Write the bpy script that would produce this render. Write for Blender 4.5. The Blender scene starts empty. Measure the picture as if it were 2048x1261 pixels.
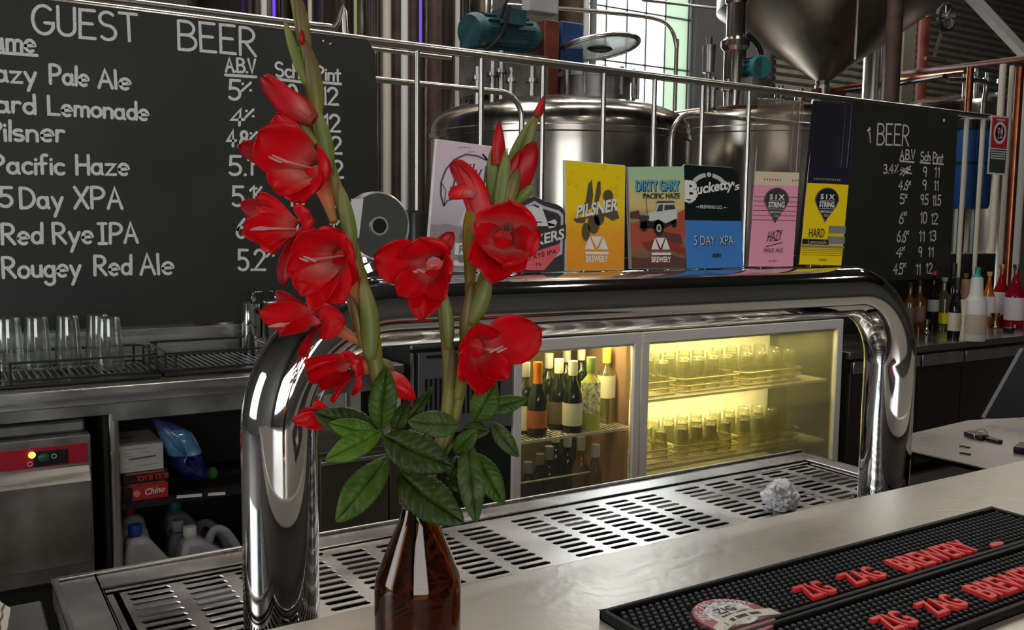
import bpy, bmesh, math, random
from mathutils import Vector, Matrix
from math import sin, cos, pi, radians, sqrt, atan2

S = bpy.context.scene
COL = S.collection
V = Vector

# ------------------------------------------------------------------ camera
FPX = 1850.0
PITCH, ROLL, YAW = radians(5.6), radians(0.68), radians(32.0)
CAM = V((0, 0, 1.5))
FW = V((sin(YAW)*cos(PITCH), cos(YAW)*cos(PITCH), -sin(PITCH)))
_r = V((cos(YAW), -sin(YAW), 0)); _u = _r.cross(FW)
RT = cos(ROLL)*_r + sin(ROLL)*_u
UP = -sin(ROLL)*_r + cos(ROLL)*_u
cd = bpy.data.cameras.new('camera'); cam = bpy.data.objects.new('camera', cd); COL.objects.link(cam)
M3 = Matrix((RT, UP, -FW)).transposed()
cam.matrix_world = Matrix.Translation(CAM) @ M3.to_4x4()
cd.sensor_width = 36; cd.lens = FPX/2048*36; cd.clip_start = 0.02; cd.clip_end = 200
S.camera = cam

# ------------------------------------------------------------------ exposure, world, big lights
S.view_settings.view_transform = 'Standard'
S.view_settings.look = 'None'
S.view_settings.gamma = 1.0
S.view_settings.use_curve_mapping = False
S.view_settings.exposure = 0.38
W = bpy.data.worlds.new('sky'); S.world = W; W.use_nodes = True
W.node_tree.nodes['Background'].inputs[0].default_value = (0.86, 0.93, 1.0, 1)
W.node_tree.nodes['Background'].inputs[1].default_value = 2.2


def area(name, loc, direction, sx, sy, radiance, color=(1, 1, 1), shape='RECTANGLE', spread=180):
    l = bpy.data.lights.new(name, 'AREA'); l.shape = shape; l.size = sx; l.size_y = sy
    a = sx*sy*(pi/4 if shape in ('DISK', 'ELLIPSE') else 1)
    l.energy = radiance*a*pi; l.color = color; l.spread = radians(spread)
    o = bpy.data.objects.new(name, l); COL.objects.link(o)
    o.location = loc; o.rotation_euler = V(direction).to_track_quat('-Z', 'Y').to_euler()
    return o


area('daylight_rear_window', (10.05, 12.6, 5.9), (0, -1, 0), 2.6, 5.4, 9.0, (0.95, 0.98, 1.0))
area('daylight_street_windows', (-2.2, -5.8, 2.2), (0, 1, 0), 5.0, 2.6, 2.0, (1.0, 0.97, 0.93))
area('daylight_side_window', (-5.8, 3.0, 2.4), (1, 0, 0), 2.2, 3.0, 2.2, (1.0, 0.98, 0.95))
for lx, ly in ((0.4, 0.2), (2.6, 0.4), (4.8, 0.4), (-1.5, 2.2), (1.2, 2.3), (3.4, 2.3), (5.6, 2.3)):
    area('ceiling_lamp', (lx, ly, 3.9), (0, 0, -1), 0.22, 0.22, 44.0, (1.0, 0.9, 0.76), 'DISK')
for lx, ly in ((1.6, 6.0), (2.2, 5.4), (4.6, 5.2), (7.2, 5.6), (3.6, 8.0), (6.6, 8.6), (9.8, 8.8), (12.5, 9.5), (3.0, 7.0), (14.5, 8.0), (11.0, 6.0)):
    area('brewery_fill', (lx, ly, 7.2), (0, 0, -1), 1.6, 0.35, 22.0, (1.0, 0.94, 0.85))  # unseen fill lights, added to brighten the tanks and pipes


# ------------------------------------------------------------------ photo rays -> points of the place
def ray(x, y): return FW + RT*((x-1024)/FPX) - UP*((y-630.5)/FPX)
def onY(x, y, Y): d = ray(x, y); return CAM + d*((Y-CAM.y)/d.y)
def onZ(x, y, Z): d = ray(x, y); return CAM + d*((Z-CAM.z)/d.z)
def onD(x, y, D): return CAM + ray(x, y)*D


# ------------------------------------------------------------------ mesh builder
class MB:
    def __init__(s): s.v = []; s.f = []; s.m = []; s.t = []

    def add(s, vs, fs, mi=0, uv=None):
        o = len(s.v); s.v += [V(p) for p in vs]; s.t += (uv or [(0, 0)]*len(vs))
        for f in fs: s.f.append([i+o for i in f]); s.m.append(mi)
        return s

    def box(s, x0, x1, y0, y1, z0, z1, mi=0):
        return s.add([(x0, y0, z0), (x1, y0, z0), (x1, y1, z0), (x0, y1, z0), (x0, y0, z1), (x1, y0, z1), (x1, y1, z1), (x0, y1, z1)],
                     [(3, 2, 1, 0), (4, 5, 6, 7), (0, 1, 5, 4), (1, 2, 6, 5), (2, 3, 7, 6), (3, 0, 4, 7)], mi)

    def obox(s, c, ax, ay, az, mi=0):
        c, ax, ay, az = V(c), V(ax), V(ay), V(az)
        return s.add([c+ax*i+ay*j+az*k for k in (-1, 1) for j in (-1, 1) for i in (-1, 1)],
                     [(2, 3, 1, 0), (4, 5, 7, 6), (0, 1, 5, 4), (1, 3, 7, 5), (3, 2, 6, 7), (2, 0, 4, 6)], mi)

    def bar(s, a, b, w, h, mi=0, up=(0, 0, 1)):
        a, b = V(a), V(b); t = (b-a).normalized(); sd = t.cross(V(up)).normalized(); u = sd.cross(t)
        return s.obox((a+b)/2, (b-a)/2, sd*w/2, u*h/2, mi)

    def tube(s, pts, r, n=10, mi=0, cap=True, lobes=None):
        pts = [V(p) for p in pts]; k = len(pts)
        rs = r if isinstance(r, (list, tuple)) else [r]*k
        tang = [(pts[min(i+1, k-1)]-pts[max(i-1, 0)]).normalized() for i in range(k)]
        a = V((0, 0, 1)) if abs(tang[0].z) < .9 else V((1, 0, 0))
        nrm = tang[0].cross(a).normalized(); vs = []; uv = []
        for i in range(k):
            nrm = (nrm - tang[i]*nrm.dot(tang[i])).normalized(); b = tang[i].cross(nrm)
            for j in range(n):
                an = 2*pi*j/n; rr = rs[i]
                if lobes: rr *= 1 + lobes[1]*sin(lobes[0]*an + lobes[2]*i/(k-1))
                vs.append(pts[i] + (nrm*cos(an)+b*sin(an))*rr); uv.append((i/(k-1), j/n))
        fs = [(i*n+j, i*n+(j+1) % n, (i+1)*n+(j+1) % n, (i+1)*n+j) for i in range(k-1) for j in range(n)]
        if cap: fs += [tuple(range(n-1, -1, -1)), tuple(range((k-1)*n, k*n))]
        return s.add(vs, fs, mi, uv)

    def cyl(s, a, b, r, n=16, mi=0, r2=None): return s.tube([a, b], [r, r if r2 is None else r2], n, mi)

    def lathe(s, prof, n=24, c=(0, 0, 0), mi=0, mat=None, close=False):
        vs = []; fs = []; k = len(prof); uv = []
        for i, (r, z) in enumerate(prof):
            for j in range(n):
                a = 2*pi*j/n; p = V((r*cos(a), r*sin(a), z))
                vs.append((mat @ p if mat else p) + V(c)); uv.append((i/(k-1), j/n))
        for i in range(k-1):
            for j in range(n): fs.append((i*n+j, i*n+(j+1) % n, (i+1)*n+(j+1) % n, (i+1)*n+j))
        if prof[0][0] > 1e-6 and not close: fs.append(tuple(range(n-1, -1, -1)))
        if prof[-1][0] > 1e-6 and not close: fs.append(tuple(range((k-1)*n, k*n)))
        return s.add(vs, fs, mi, uv)

    def prism(s, poly, off, mi=0):
        poly = [V(p) for p in poly]; n = len(poly); off = V(off)
        return s.add(poly+[p+off for p in poly], [tuple(range(n-1, -1, -1)), tuple(range(n, 2*n))] +
                     [(i, (i+1) % n, n+(i+1) % n, n+i) for i in range(n)], mi)

    def poly(s, pts, mi=0): return s.add(pts, [tuple(range(len(pts)))], mi)

    def surf(s, grid, mi=0, uv=None):
        nu, nv = len(grid), len(grid[0])
        t = [(i/(nu-1), j/(nv-1)) for i in range(nu) for j in range(nv)] if uv is None else uv
        return s.add([p for r in grid for p in r], [(i*nv+j, i*nv+j+1, (i+1)*nv+j+1, (i+1)*nv+j) for i in range(nu-1) for j in range(nv-1)], mi, t)

    def ball(s, c, rx, ry=None, rz=None, n=16, mi=0):
        ry = rx if ry is None else ry; rz = rx if rz is None else rz
        pr = [(sin(pi*i/10), -cos(pi*i/10)) for i in range(11)]; pr[0] = (0, -1); pr[-1] = (0, 1)
        return s.lathe(pr, n, c, mi, Matrix.Diagonal((rx, ry, rz)))

    def build(s, name, mats, parent=None, bevel=0, smooth=True, angle=38, local=False, solid=0, subd=0):
        me = bpy.data.meshes.new(name)
        off = V((0, 0, 0)) if (local or parent is None) else wloc(parent)
        me.from_pydata([p-off for p in s.v], [], s.f)
        for m in (mats if isinstance(mats, (list, tuple)) else [mats]): me.materials.append(m)
        me.polygons.foreach_set('material_index', s.m)
        ul = me.uv_layers.new(name='map')
        for l in me.loops: ul.data[l.index].uv = s.t[l.vertex_index]
        bm = bmesh.new(); bm.from_mesh(me)
        bmesh.ops.remove_doubles(bm, verts=bm.verts, dist=1e-6) if len(bm.verts) < 60000 else None
        if not solid: bmesh.ops.recalc_face_normals(bm, faces=bm.faces)
        bm.to_mesh(me); bm.free()
        if smooth: me.shade_smooth(); me.set_sharp_from_angle(angle=radians(angle))
        o = bpy.data.objects.new(name, me); COL.objects.link(o)
        if parent is not None: o.parent = parent
        if bevel:
            b = o.modifiers.new('edge', 'BEVEL'); b.width = bevel; b.segments = 2; b.limit_method = 'ANGLE'
        if solid:
            b = o.modifiers.new('thick', 'SOLIDIFY'); b.thickness = solid; b.offset = 0
        if subd:
            b = o.modifiers.new('smooth', 'SUBSURF'); b.levels = b.render_levels = subd
        return o


def wloc(o):
    p = V(o.location)
    while o.parent is not None: o = o.parent; p += V(o.location)
    return p


def tag(o, label, cat, group=None, kind=None):
    if label: o['label'] = label
    if cat: o['category'] = cat
    if group: o['group'] = group
    if kind: o['kind'] = kind
    return o


def thing(name, label, cat, loc=(0, 0, 0), group=None):
    o = bpy.data.objects.new(name, None); COL.objects.link(o); o.location = loc; o.empty_display_size = .05
    return tag(o, label, cat, group)


def struct(o): o['kind'] = 'structure'; return o


def dup(root, loc, label=None, rz=0):
    r = root.copy(); COL.objects.link(r); r.location = loc; r.rotation_euler = (0, 0, rz)
    if label: r['label'] = label
    for ch in list(root.children):
        c = ch.copy(); COL.objects.link(c); c.parent = r
        for g in list(ch.children):
            d = g.copy(); COL.objects.link(d); d.parent = c
    return r


def bez(a, b, c, t): return a*((1-t)**2)+b*(2*t*(1-t))+c*(t*t)


def smoothpath(pts, k=6):
    pts = [V(p) for p in pts]; out = []
    for i in range(len(pts)-1):
        p0 = pts[max(i-1, 0)]; p1 = pts[i]; p2 = pts[i+1]; p3 = pts[min(i+2, len(pts)-1)]
        for j in range(k):
            t = j/k
            out.append(.5*((2*p1)+(p2-p0)*t+(2*p0-5*p1+4*p2-p3)*t*t+(3*p1-p0-3*p2+p3)*t**3))
    return out+[pts[-1]]


def arcpath(c, r, a0, a1, ex, ey, n=10):
    c, ex, ey = V(c), V(ex), V(ey)
    return [c+ex*(r*cos(a0+(a1-a0)*i/n))+ey*(r*sin(a0+(a1-a0)*i/n)) for i in range(n+1)]


# ------------------------------------------------------------------ materials
def srgb(*c):
    return tuple(((x/255)/12.92 if x/255 <= .04045 else ((x/255+.055)/1.055)**2.4) for x in c)


def mat(name, col, rough=.5, metal=0, var=0, vscale=6, stretch=(1, 1, 1), bump=0, bscale=40, rvar=0, trans=0, ior=1.45, emit=None, estr=0, coat=0, spec=.5):
    m = bpy.data.materials.new(name); m.use_nodes = True; nt = m.node_tree; b = nt.nodes['Principled BSDF']
    b.inputs['Base Color'].default_value = (*col[:3], 1); b.inputs['Roughness'].default_value = rough; b.inputs['Metallic'].default_value = metal
    b.inputs['Transmission Weight'].default_value = trans; b.inputs['IOR'].default_value = ior
    b.inputs['Coat Weight'].default_value = coat; b.inputs['Specular IOR Level'].default_value = spec
    if emit: b.inputs['Emission Color'].default_value = (*emit, 1); b.inputs['Emission Strength'].default_value = estr
    if var or bump or rvar:
        tc = nt.nodes.new('ShaderNodeTexCoord'); mp = nt.nodes.new('ShaderNodeMapping'); mp.inputs['Scale'].default_value = stretch
        nt.links.new(tc.outputs['Object'], mp.inputs['Vector'])
        nz = nt.nodes.new('ShaderNodeTexNoise'); nz.inputs['Scale'].default_value = vscale; nz.inputs['Detail'].default_value = 6
        nt.links.new(mp.outputs[0], nz.inputs['Vector'])
        if var:
            mx = nt.nodes.new('ShaderNodeMix'); mx.data_type = 'RGBA'; mx.clamp_factor = True
            mx.inputs[6].default_value = (*[max(0, c*(1-var)) for c in col[:3]], 1); mx.inputs[7].default_value = (*[min(1, c*(1+var)) for c in col[:3]], 1)
            rg = nt.nodes.new('ShaderNodeMapRange'); rg.inputs[1].default_value = .32; rg.inputs[2].default_value = .68
            nt.links.new(nz.outputs['Fac'], rg.inputs[0]); nt.links.new(rg.outputs[0], mx.inputs[0]); nt.links.new(mx.outputs[2], b.inputs['Base Color'])
        if rvar:
            rg = nt.nodes.new('ShaderNodeMapRange'); rg.inputs[1].default_value = .3; rg.inputs[2].default_value = .7
            rg.inputs[3].default_value = max(0, rough-rvar); rg.inputs[4].default_value = min(1, rough+rvar)
            nt.links.new(nz.outputs['Fac'], rg.inputs[0]); nt.links.new(rg.outputs[0], b.inputs['Roughness'])
        if bump:
            n2 = nt.nodes.new('ShaderNodeTexNoise'); n2.inputs['Scale'].default_value = bscale; n2.inputs['Detail'].default_value = 4
            nt.links.new(mp.outputs[0], n2.inputs['Vector'])
            bp = nt.nodes.new('ShaderNodeBump'); bp.inputs['Strength'].default_value = bump; bp.inputs['Distance'].default_value = .01
            nt.links.new(n2.outputs['Fac'], bp.inputs['Height']); nt.links.new(bp.outputs[0], b.inputs['Normal'])
    return m


def thin_glass(name, tint=(1, 1, 1), gloss=.9, rough=.02, base=.03, milk=0, milkcol=(1, 1, 1)):
    m = bpy.data.materials.new(name); m.use_nodes = True; nt = m.node_tree; nt.nodes.clear()
    out = nt.nodes.new('ShaderNodeOutputMaterial'); tr = nt.nodes.new('ShaderNodeBsdfTransparent'); gl = nt.nodes.new('ShaderNodeBsdfGlossy')
    tr.inputs[0].default_value = (*tint, 1); gl.inputs[0].default_value = (gloss, gloss, gloss, 1); gl.inputs['Roughness'].default_value = rough
    lw = nt.nodes.new('ShaderNodeLayerWeight'); lw.inputs[0].default_value = .25
    ma = nt.nodes.new('ShaderNodeMath'); ma.operation = 'MULTIPLY_ADD'; ma.inputs[1].default_value = .75; ma.inputs[2].default_value = base; ma.use_clamp = True
    nt.links.new(lw.outputs['Fresnel'], ma.inputs[0])
    mx = nt.nodes.new('ShaderNodeMixShader'); nt.links.new(ma.outputs[0], mx.inputs[0]); nt.links.new(tr.outputs[0], mx.inputs[1]); nt.links.new(gl.outputs[0], mx.inputs[2])
    last = mx
    if milk:
        df = nt.nodes.new('ShaderNodeBsdfDiffuse'); df.inputs[0].default_value = (*milkcol, 1)
        tl = nt.nodes.new('ShaderNodeBsdfTranslucent'); tl.inputs[0].default_value = (*milkcol, 1)
        ad = nt.nodes.new('ShaderNodeMixShader'); ad.inputs[0].default_value = .5; nt.links.new(df.outputs[0], ad.inputs[1]); nt.links.new(tl.outputs[0], ad.inputs[2])
        m2 = nt.nodes.new('ShaderNodeMixShader'); m2.inputs[0].default_value = milk; nt.links.new(mx.outputs[0], m2.inputs[1]); nt.links.new(ad.outputs[0], m2.inputs[2]); last = m2
    nt.links.new(last.outputs[0], out.inputs[0])
    return m


def petal_mat(name, stops, transl=.3, rough=.45, veins=.12, vdir=(2, 30, 1), gloss=.03):
    """colour runs along the petal (its own pigment), fine lengthwise veins"""
    m = bpy.data.materials.new(name); m.use_nodes = True; nt = m.node_tree; nt.nodes.clear()
    out = nt.nodes.new('ShaderNodeOutputMaterial'); uv = nt.nodes.new('ShaderNodeUVMap'); uv.uv_map = 'map'
    sp = nt.nodes.new('ShaderNodeSeparateXYZ'); nt.links.new(uv.outputs[0], sp.inputs[0])
    mp = nt.nodes.new('ShaderNodeMapping'); mp.inputs['Scale'].default_value = vdir; nt.links.new(uv.outputs[0], mp.inputs['Vector'])
    nz = nt.nodes.new('ShaderNodeTexNoise'); nz.inputs['Scale'].default_value = 1.0; nz.inputs['Detail'].default_value = 3; nt.links.new(mp.outputs[0], nz.inputs['Vector'])
    ad = nt.nodes.new('ShaderNodeMath'); ad.operation = 'MULTIPLY_ADD'; ad.inputs[1].default_value = veins; nt.links.new(nz.outputs['Fac'], ad.inputs[0]); nt.links.new(sp.outputs[0], ad.inputs[2])
    sb = nt.nodes.new('ShaderNodeMath'); sb.operation = 'SUBTRACT'; sb.inputs[1].default_value = veins*.5; nt.links.new(ad.outputs[0], sb.inputs[0])
    cr = nt.nodes.new('ShaderNodeValToRGB'); e = cr.color_ramp.elements
    e[0].position = stops[0][0]; e[0].color = (*stops[0][1], 1); e[1].position = stops[-1][0]; e[1].color = (*stops[-1][1], 1)
    for p, c in stops[1:-1]: k = e.new(p); k.color = (*c, 1)
    nt.links.new(sb.outputs[0], cr.inputs[0])
    df = nt.nodes.new('ShaderNodeBsdfDiffuse'); tl = nt.nodes.new('ShaderNodeBsdfTranslucent'); gl = nt.nodes.new('ShaderNodeBsdfGlossy'); gl.inputs['Roughness'].default_value = rough
    nt.links.new(cr.outputs[0], df.inputs[0]); nt.links.new(cr.outputs[0], tl.inputs[0])
    m1 = nt.nodes.new('ShaderNodeMixShader'); m1.inputs[0].default_value = transl; nt.links.new(df.outputs[0], m1.inputs[1]); nt.links.new(tl.outputs[0], m1.inputs[2])
    m2 = nt.nodes.new('ShaderNodeMixShader'); m2.inputs[0].default_value = gloss; nt.links.new(m1.outputs[0], m2.inputs[1]); nt.links.new(gl.outputs[0], m2.inputs[2])
    nt.links.new(m2.outputs[0], out.inputs[0])
    return m


K = {}
K['chrome'] = mat('chrome', (.82, .82, .82), .045, 1)
K['steel'] = mat('steel', (.56, .55, .52), .27, 1, rvar=.1, vscale=5, var=.1)
K['steel_x'] = mat('brushed_steel', (.52, .51, .48), .3, 1, var=.16, vscale=3, stretch=(1, 14, 14), rvar=.08)
K['tank'] = mat('tank_steel', (.40, .375, .33), .2, 1, var=.1, vscale=2.5, stretch=(3, 3, .4), rvar=.06)
K['dull_steel'] = mat('dull_steel', (.30, .30, .28), .42, .8, var=.3, vscale=7, rvar=.12)
K['tray'] = mat('tray_steel', (.46, .45, .43), .27, 1, var=.10, vscale=7, rvar=.06, bump=.012, bscale=18)
K['rail'] = mat('rail_steel', (.66, .64, .58), .26, 1)
K['black'] = mat('black_plastic', (.012, .012, .013), .35)
K['black_matt'] = mat('black_matt', (.012, .012, .012), .7)
K['rubber'] = mat('black_rubber', (.007, .007, .0075), .55, spec=.3)
K['nub'] = mat('rubber_nub', (.05, .05, .052), .6, spec=.3)
K['red_rubber'] = mat('red_rubber', srgb(222, 52, 50), .42)
K['white'] = mat('white_paint', (.8, .8, .78), .5)
K['paper'] = mat('paper', (.78, .78, .82), .8, bump=.15, bscale=60)
K['board'] = mat('chalkboard', (.026, .026, .025), .58, var=.28, vscale=2.2, bump=.02)
K['chalk'] = mat('chalk', (.78, .78, .76), .9, var=.14, vscale=120)
K['wire'] = mat('black_wire', (.012, .012, .012), .38)
K['glass'] = thin_glass('clear_glass', (.97, .985, .975), base=.035)
K['glass_heavy'] = thin_glass('thick_glass', (.86, .9, .87), base=.10)
K['pane'] = thin_glass('window_pane', (.97, .98, .98), base=.03)
K['lens'] = thin_glass('acrylic', (.80, .81, .76), base=.07)
K['motor'] = mat('motor_teal', (.028, .088, .105), .42, var=.3, vscale=12)
K['blue'] = mat('blue_paint', (.02, .055, .16), .42, var=.2)
K['copper'] = mat('copper_pipe', (.42, .13, .06), .28, 1, var=.25)
K['redpipe'] = mat('red_oxide', (.16, .035, .02), .5, var=.25)
K['brown'] = mat('brown_steel', (.085, .048, .034), .55, var=.3)
K['cream'] = mat('cream_pipe', (.62, .57, .46), .45)
K['bar'] = None
def bar_material():
    """worn zinc-grey bar top: fine swirl scratches and patchy gloss"""
    m = bpy.data.materials.new('bar_top_metal'); m.use_nodes = True; nt = m.node_tree; b = nt.nodes['Principled BSDF']
    b.inputs['Metallic'].default_value = .45
    tc = nt.nodes.new('ShaderNodeTexCoord')
    n1 = nt.nodes.new('ShaderNodeTexNoise'); n1.inputs['Scale'].default_value = 4; n1.inputs['Detail'].default_value = 6; n1.inputs['Distortion'].default_value = .8
    nt.links.new(tc.outputs['Object'], n1.inputs['Vector'])
    cr = nt.nodes.new('ShaderNodeMix'); cr.data_type = 'RGBA'; cr.inputs[6].default_value = (.50, .46, .40, 1); cr.inputs[7].default_value = (.54, .505, .44, 1)
    nt.links.new(n1.outputs['Fac'], cr.inputs[0]); nt.links.new(cr.outputs[2], b.inputs['Base Color'])
    w = nt.nodes.new('ShaderNodeTexWave'); w.wave_type = 'RINGS'; w.inputs['Scale'].default_value = 24; w.inputs['Distortion'].default_value = 14; w.inputs['Detail'].default_value = 3; w.inputs['Detail Scale'].default_value = .6
    mp = nt.nodes.new('ShaderNodeMapping'); mp.inputs['Location'].default_value = (-.62, -.45, 0); nt.links.new(tc.outputs['Object'], mp.inputs['Vector']); nt.links.new(mp.outputs[0], w.inputs['Vector'])
    n2 = nt.nodes.new('ShaderNodeTexNoise'); n2.inputs['Scale'].default_value = 160; n2.inputs['Detail'].default_value = 2; nt.links.new(tc.outputs['Object'], n2.inputs['Vector'])
    ad = nt.nodes.new('ShaderNodeMath'); ad.operation = 'ADD'; nt.links.new(w.outputs['Fac'], ad.inputs[0]); nt.links.new(n2.outputs['Fac'], ad.inputs[1])
    bp = nt.nodes.new('ShaderNodeBump'); bp.inputs['Strength'].default_value = .05; bp.inputs['Distance'].default_value = .003
    nt.links.new(ad.outputs[0], bp.inputs['Height']); nt.links.new(bp.outputs[0], b.inputs['Normal'])
    rg = nt.nodes.new('ShaderNodeMapRange'); rg.inputs[1].default_value = .3; rg.inputs[2].default_value = .7; rg.inputs[3].default_value = .31; rg.inputs[4].default_value = .38
    nt.links.new(n1.outputs['Fac'], rg.inputs[0]); nt.links.new(rg.outputs[0], b.inputs['Roughness'])
    return m


K['bar'] = bar_material()

# ================================================================== the setting
floor_m = mat('concrete_floor', (.13, .125, .115), .55, var=.25, vscale=1.2)
wall_m = mat('grey_wall', (.17, .165, .15), .8, var=.12, vscale=.8)
ceil_m = mat('roof_sheeting', (.055, .05, .045), .8, var=.2, vscale=.6)
struct(MB().box(-6, 24, -6, 12.5, -.15, 0).build('floor', floor_m))
struct(MB().box(-6, 24, -6, 12.5, 9.0, 9.15).build('ceiling', ceil_m))
struct(MB().box(-6.15, -6, -6, 1.3, 0, 9).box(-6.15, -6, 4.7, 12.5, 0, 9).box(-6.15, -6, 1.3, 4.7, 0, .9).box(-6.15, -6, 1.3, 4.7, 3.9, 9).build('wall_left', wall_m))
struct(MB().box(24, 24.15, -6, 12.5, 0, 9).build('wall_right', wall_m))
struct(MB().box(-6, -4.9, -6.15, -6, 0, 9).box(.5, 24, -6.15, -6, 0, 9).box(-4.9, .5, -6.15, -6, 3.6, 9).box(-4.9, .5, -6.15, -6, 0, .8).build('wall_front', wall_m))
# rear wall with the tall window
WX0, WX1, WZ0, WZ1 = 9.0, 11.28, 3.3, 8.4
struct(MB().box(-6, WX0, 12.3, 12.5, 0, 9).box(WX1, 24, 12.3, 12.5, 0, 9).box(WX0, WX1, 12.3, 12.5, 0, WZ0).box(WX0, WX1, 12.3, 12.5, WZ1, 9).build('wall_back', wall_m))
win = struct(bpy.data.objects.new('window_1', None)); COL.objects.link(win); win.location = (WX0, 12.35, WZ0)
fr_m = mat('window_bar', (.10, .11, .12), .5)
f = MB()
for x in (9.0, 9.46, 9.89, 10.30, 10.72, 11.25): f.box(x-.012, x+.012, 12.34, 12.38, WZ0, WZ1)
for i in range(7): f.box(WX0, WX1, 12.34, 12.38, WZ0+.02+i*.86, WZ0+.045+i*.86)
f.build('frame', fr_m, win)
MB().box(WX0, 10.70, 12.355, 12.36, WZ0, WZ1).build('pane', K['pane'], win)
MB().box(10.74, 11.24, 12.355, 12.36, WZ0, WZ1).build('pane', thin_glass('mint_glass', (.62, .80, .62), base=.03, milk=.92, milkcol=(.40, .45, .38)), win)['label'] = 'mint tinted pane'
struct(MB().box(11.3, 11.9, 12.2, 12.3, 0, 9).build('trim_1', mat('slate_trim', (.13, .13, .14), .6)))
# ribbed roller door on the right of the rear wall
g = []
for i in range(56):
    z = .1+i*.14
    g += [[(13.2, 12.2, z), (23.9, 12.2, z)], [(13.2, 12.12, z+.04), (23.9, 12.12, z+.04)], [(13.2, 12.12, z+.10), (23.9, 12.12, z+.10)], [(13.2, 12.2, z+.138), (23.9, 12.2, z+.138)]]
struct(MB().surf(g).build('door_1', mat('roller_door_slats', (.30, .285, .24), .55, var=.15), smooth=False))
# low dark wall under the railing behind the back bar
struct(MB().box(1.78, 6.9, 4.06, 4.12, 0, 1.32).build('trim_2', K['black_matt']))

# ================================================================== bar front
BZ = 1.08
bt = MB(); bt.box(-.9, 3.2, .36, .915, BZ-.045, BZ)
br_ = thing('bar_counter', 'long bar with a worn grey metal top, carrying the brown bottle and rubber mats', 'bar counter', (1, .6, 0))
bt.build('worktop', K['bar'], br_, bevel=.004)
(MB().box(-.9, 3.2, .46, .90, 0, BZ-.047).build('front_panel', mat('bar_cladding', (.05, .04, .035), .6), br_))

# work counter with the drip grate
TZ = .93
ca = onZ(105, 1166, TZ); cb = onZ(1000, 1018, TZ)
TX0, TX1, TY0, TY1 = ca.x, 1.86, .917, 1.577
GX0, GY1 = onZ(207, 1173, TZ).x, onZ(207, 1173, TZ).y-.01
GX1, GY0 = 1.80, .97
cnt = thing('drip_counter', 'stainless work counter behind the bar with a recessed slotted drip grate', 'counter', (TX0, TY0, 0))
c = MB()
c.box(TX0, GX0-.006, TY0, TY1, TZ-.04, TZ).box(GX0-.006, TX1, GY1+.006, TY1, TZ-.04, TZ).box(GX0-.006, TX1, TY0, GY0-.006, TZ-.04, TZ).box(GX1+.006, TX1, GY0-.006, GY1+.006, TZ-.04, TZ)
c.build('worktop', K['tray'], cnt, bevel=.003)
c = MB(); c.box(TX0, TX0+.008, TY0, TY1, TZ, TZ+.006).box(TX0, TX1, TY1-.006, TY1, TZ, TZ+.006)
c.build('raised_edge', K['steel'], cnt, bevel=.002)
MB().box(TX0+.01, TX1-.01, TY0+.02, TY1-.03, .06, TZ-.10).build('cabinet_body', K['dull_steel'], cnt)
MB().box(GX0-.006, GX1+.006, GY0-.006, GY1+.006, TZ-.099, TZ-.09).build('drain_pan', mat('slot_shade_pan', (.003, .003, .003), .8, spec=.1), cnt)  # shade inside the slots is put into this near-black colour


def slot_panel(mb, x0, x1, y0, y1, z, ncol, nrow, mx, my):
    """plate with real slots, their rims pressed down a little"""
    cw = (x1-x0-2*mx)/ncol; rh = (y1-y0-2*my)/nrow
    mb.add([(x0, y0, z), (x1, y0, z), (x1, y0+my, z), (x0, y0+my, z)], [(0, 1, 2, 3)])
    mb.add([(x0, y1-my, z), (x1, y1-my, z), (x1, y1, z), (x0, y1, z)], [(0, 1, 2, 3)])
    mb.add([(x0, y0+my, z), (x0+mx, y0+my, z), (x0+mx, y1-my, z), (x0, y1-my, z)], [(0, 1, 2, 3)])
    mb.add([(x1-mx, y0+my, z), (x1, y0+my, z), (x1, y1-my, z), (x1-mx, y1-my, z)], [(0, 1, 2, 3)])
    for i in range(ncol):
        for j in range(nrow):
            a0 = x0+mx+i*cw; a1 = a0+cw; b0 = y0+my+j*rh; b1 = b0+rh
            cx = (a0+a1)/2; cy = (b0+b1)/2; hx = cw*.395; hy = rh*.29; e = hy*.7
            outer = [(a0, b0), (cx, b0), (a1, b0), (a1, cy), (a1, b1), (cx, b1), (a0, b1), (a0, cy)]
            inner = [(cx-hx+e, cy-hy), (cx, cy-hy), (cx+hx-e, cy-hy), (cx+hx, cy), (cx+hx-e, cy+hy), (cx, cy+hy), (cx-hx+e, cy+hy), (cx-hx, cy)]
            vs = [(x, y, z) for x, y in outer]+[(x, y, z) for x, y in inner]+[(cx+(x-cx)*.985, cy+(y-cy)*.93, z-.0014) for x, y in inner]
            mb.add(vs, [(k, (k+1) % 8, 8+(k+1) % 8, 8+k) for k in range(8)]+[(8+k, 8+(k+1) % 8, 16+(k+1) % 8, 16+k) for k in range(8)])


px_breaks = [GX0, 0.90, 1.32, GX1]
s_ = MB()
for a, b in zip(px_breaks[:-1], px_breaks[1:]):
    n = max(3, round((b-a-.03)/.083)); slot_panel(s_, a, b, GY0, GY1, TZ-.004, n, 21, .018, .02)
s_.box(GX0, GX1, GY1-.003, GY1, TZ-.016, TZ-.0045).box(GX0, GX0+.003, GY0, GY1, TZ-.016, TZ-.0045)
tag(s_.build('drip_grate', K['tray'], angle=25), 'long slotted steel drip grate set into the work counter under the beer tower', 'drip grate')

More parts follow.
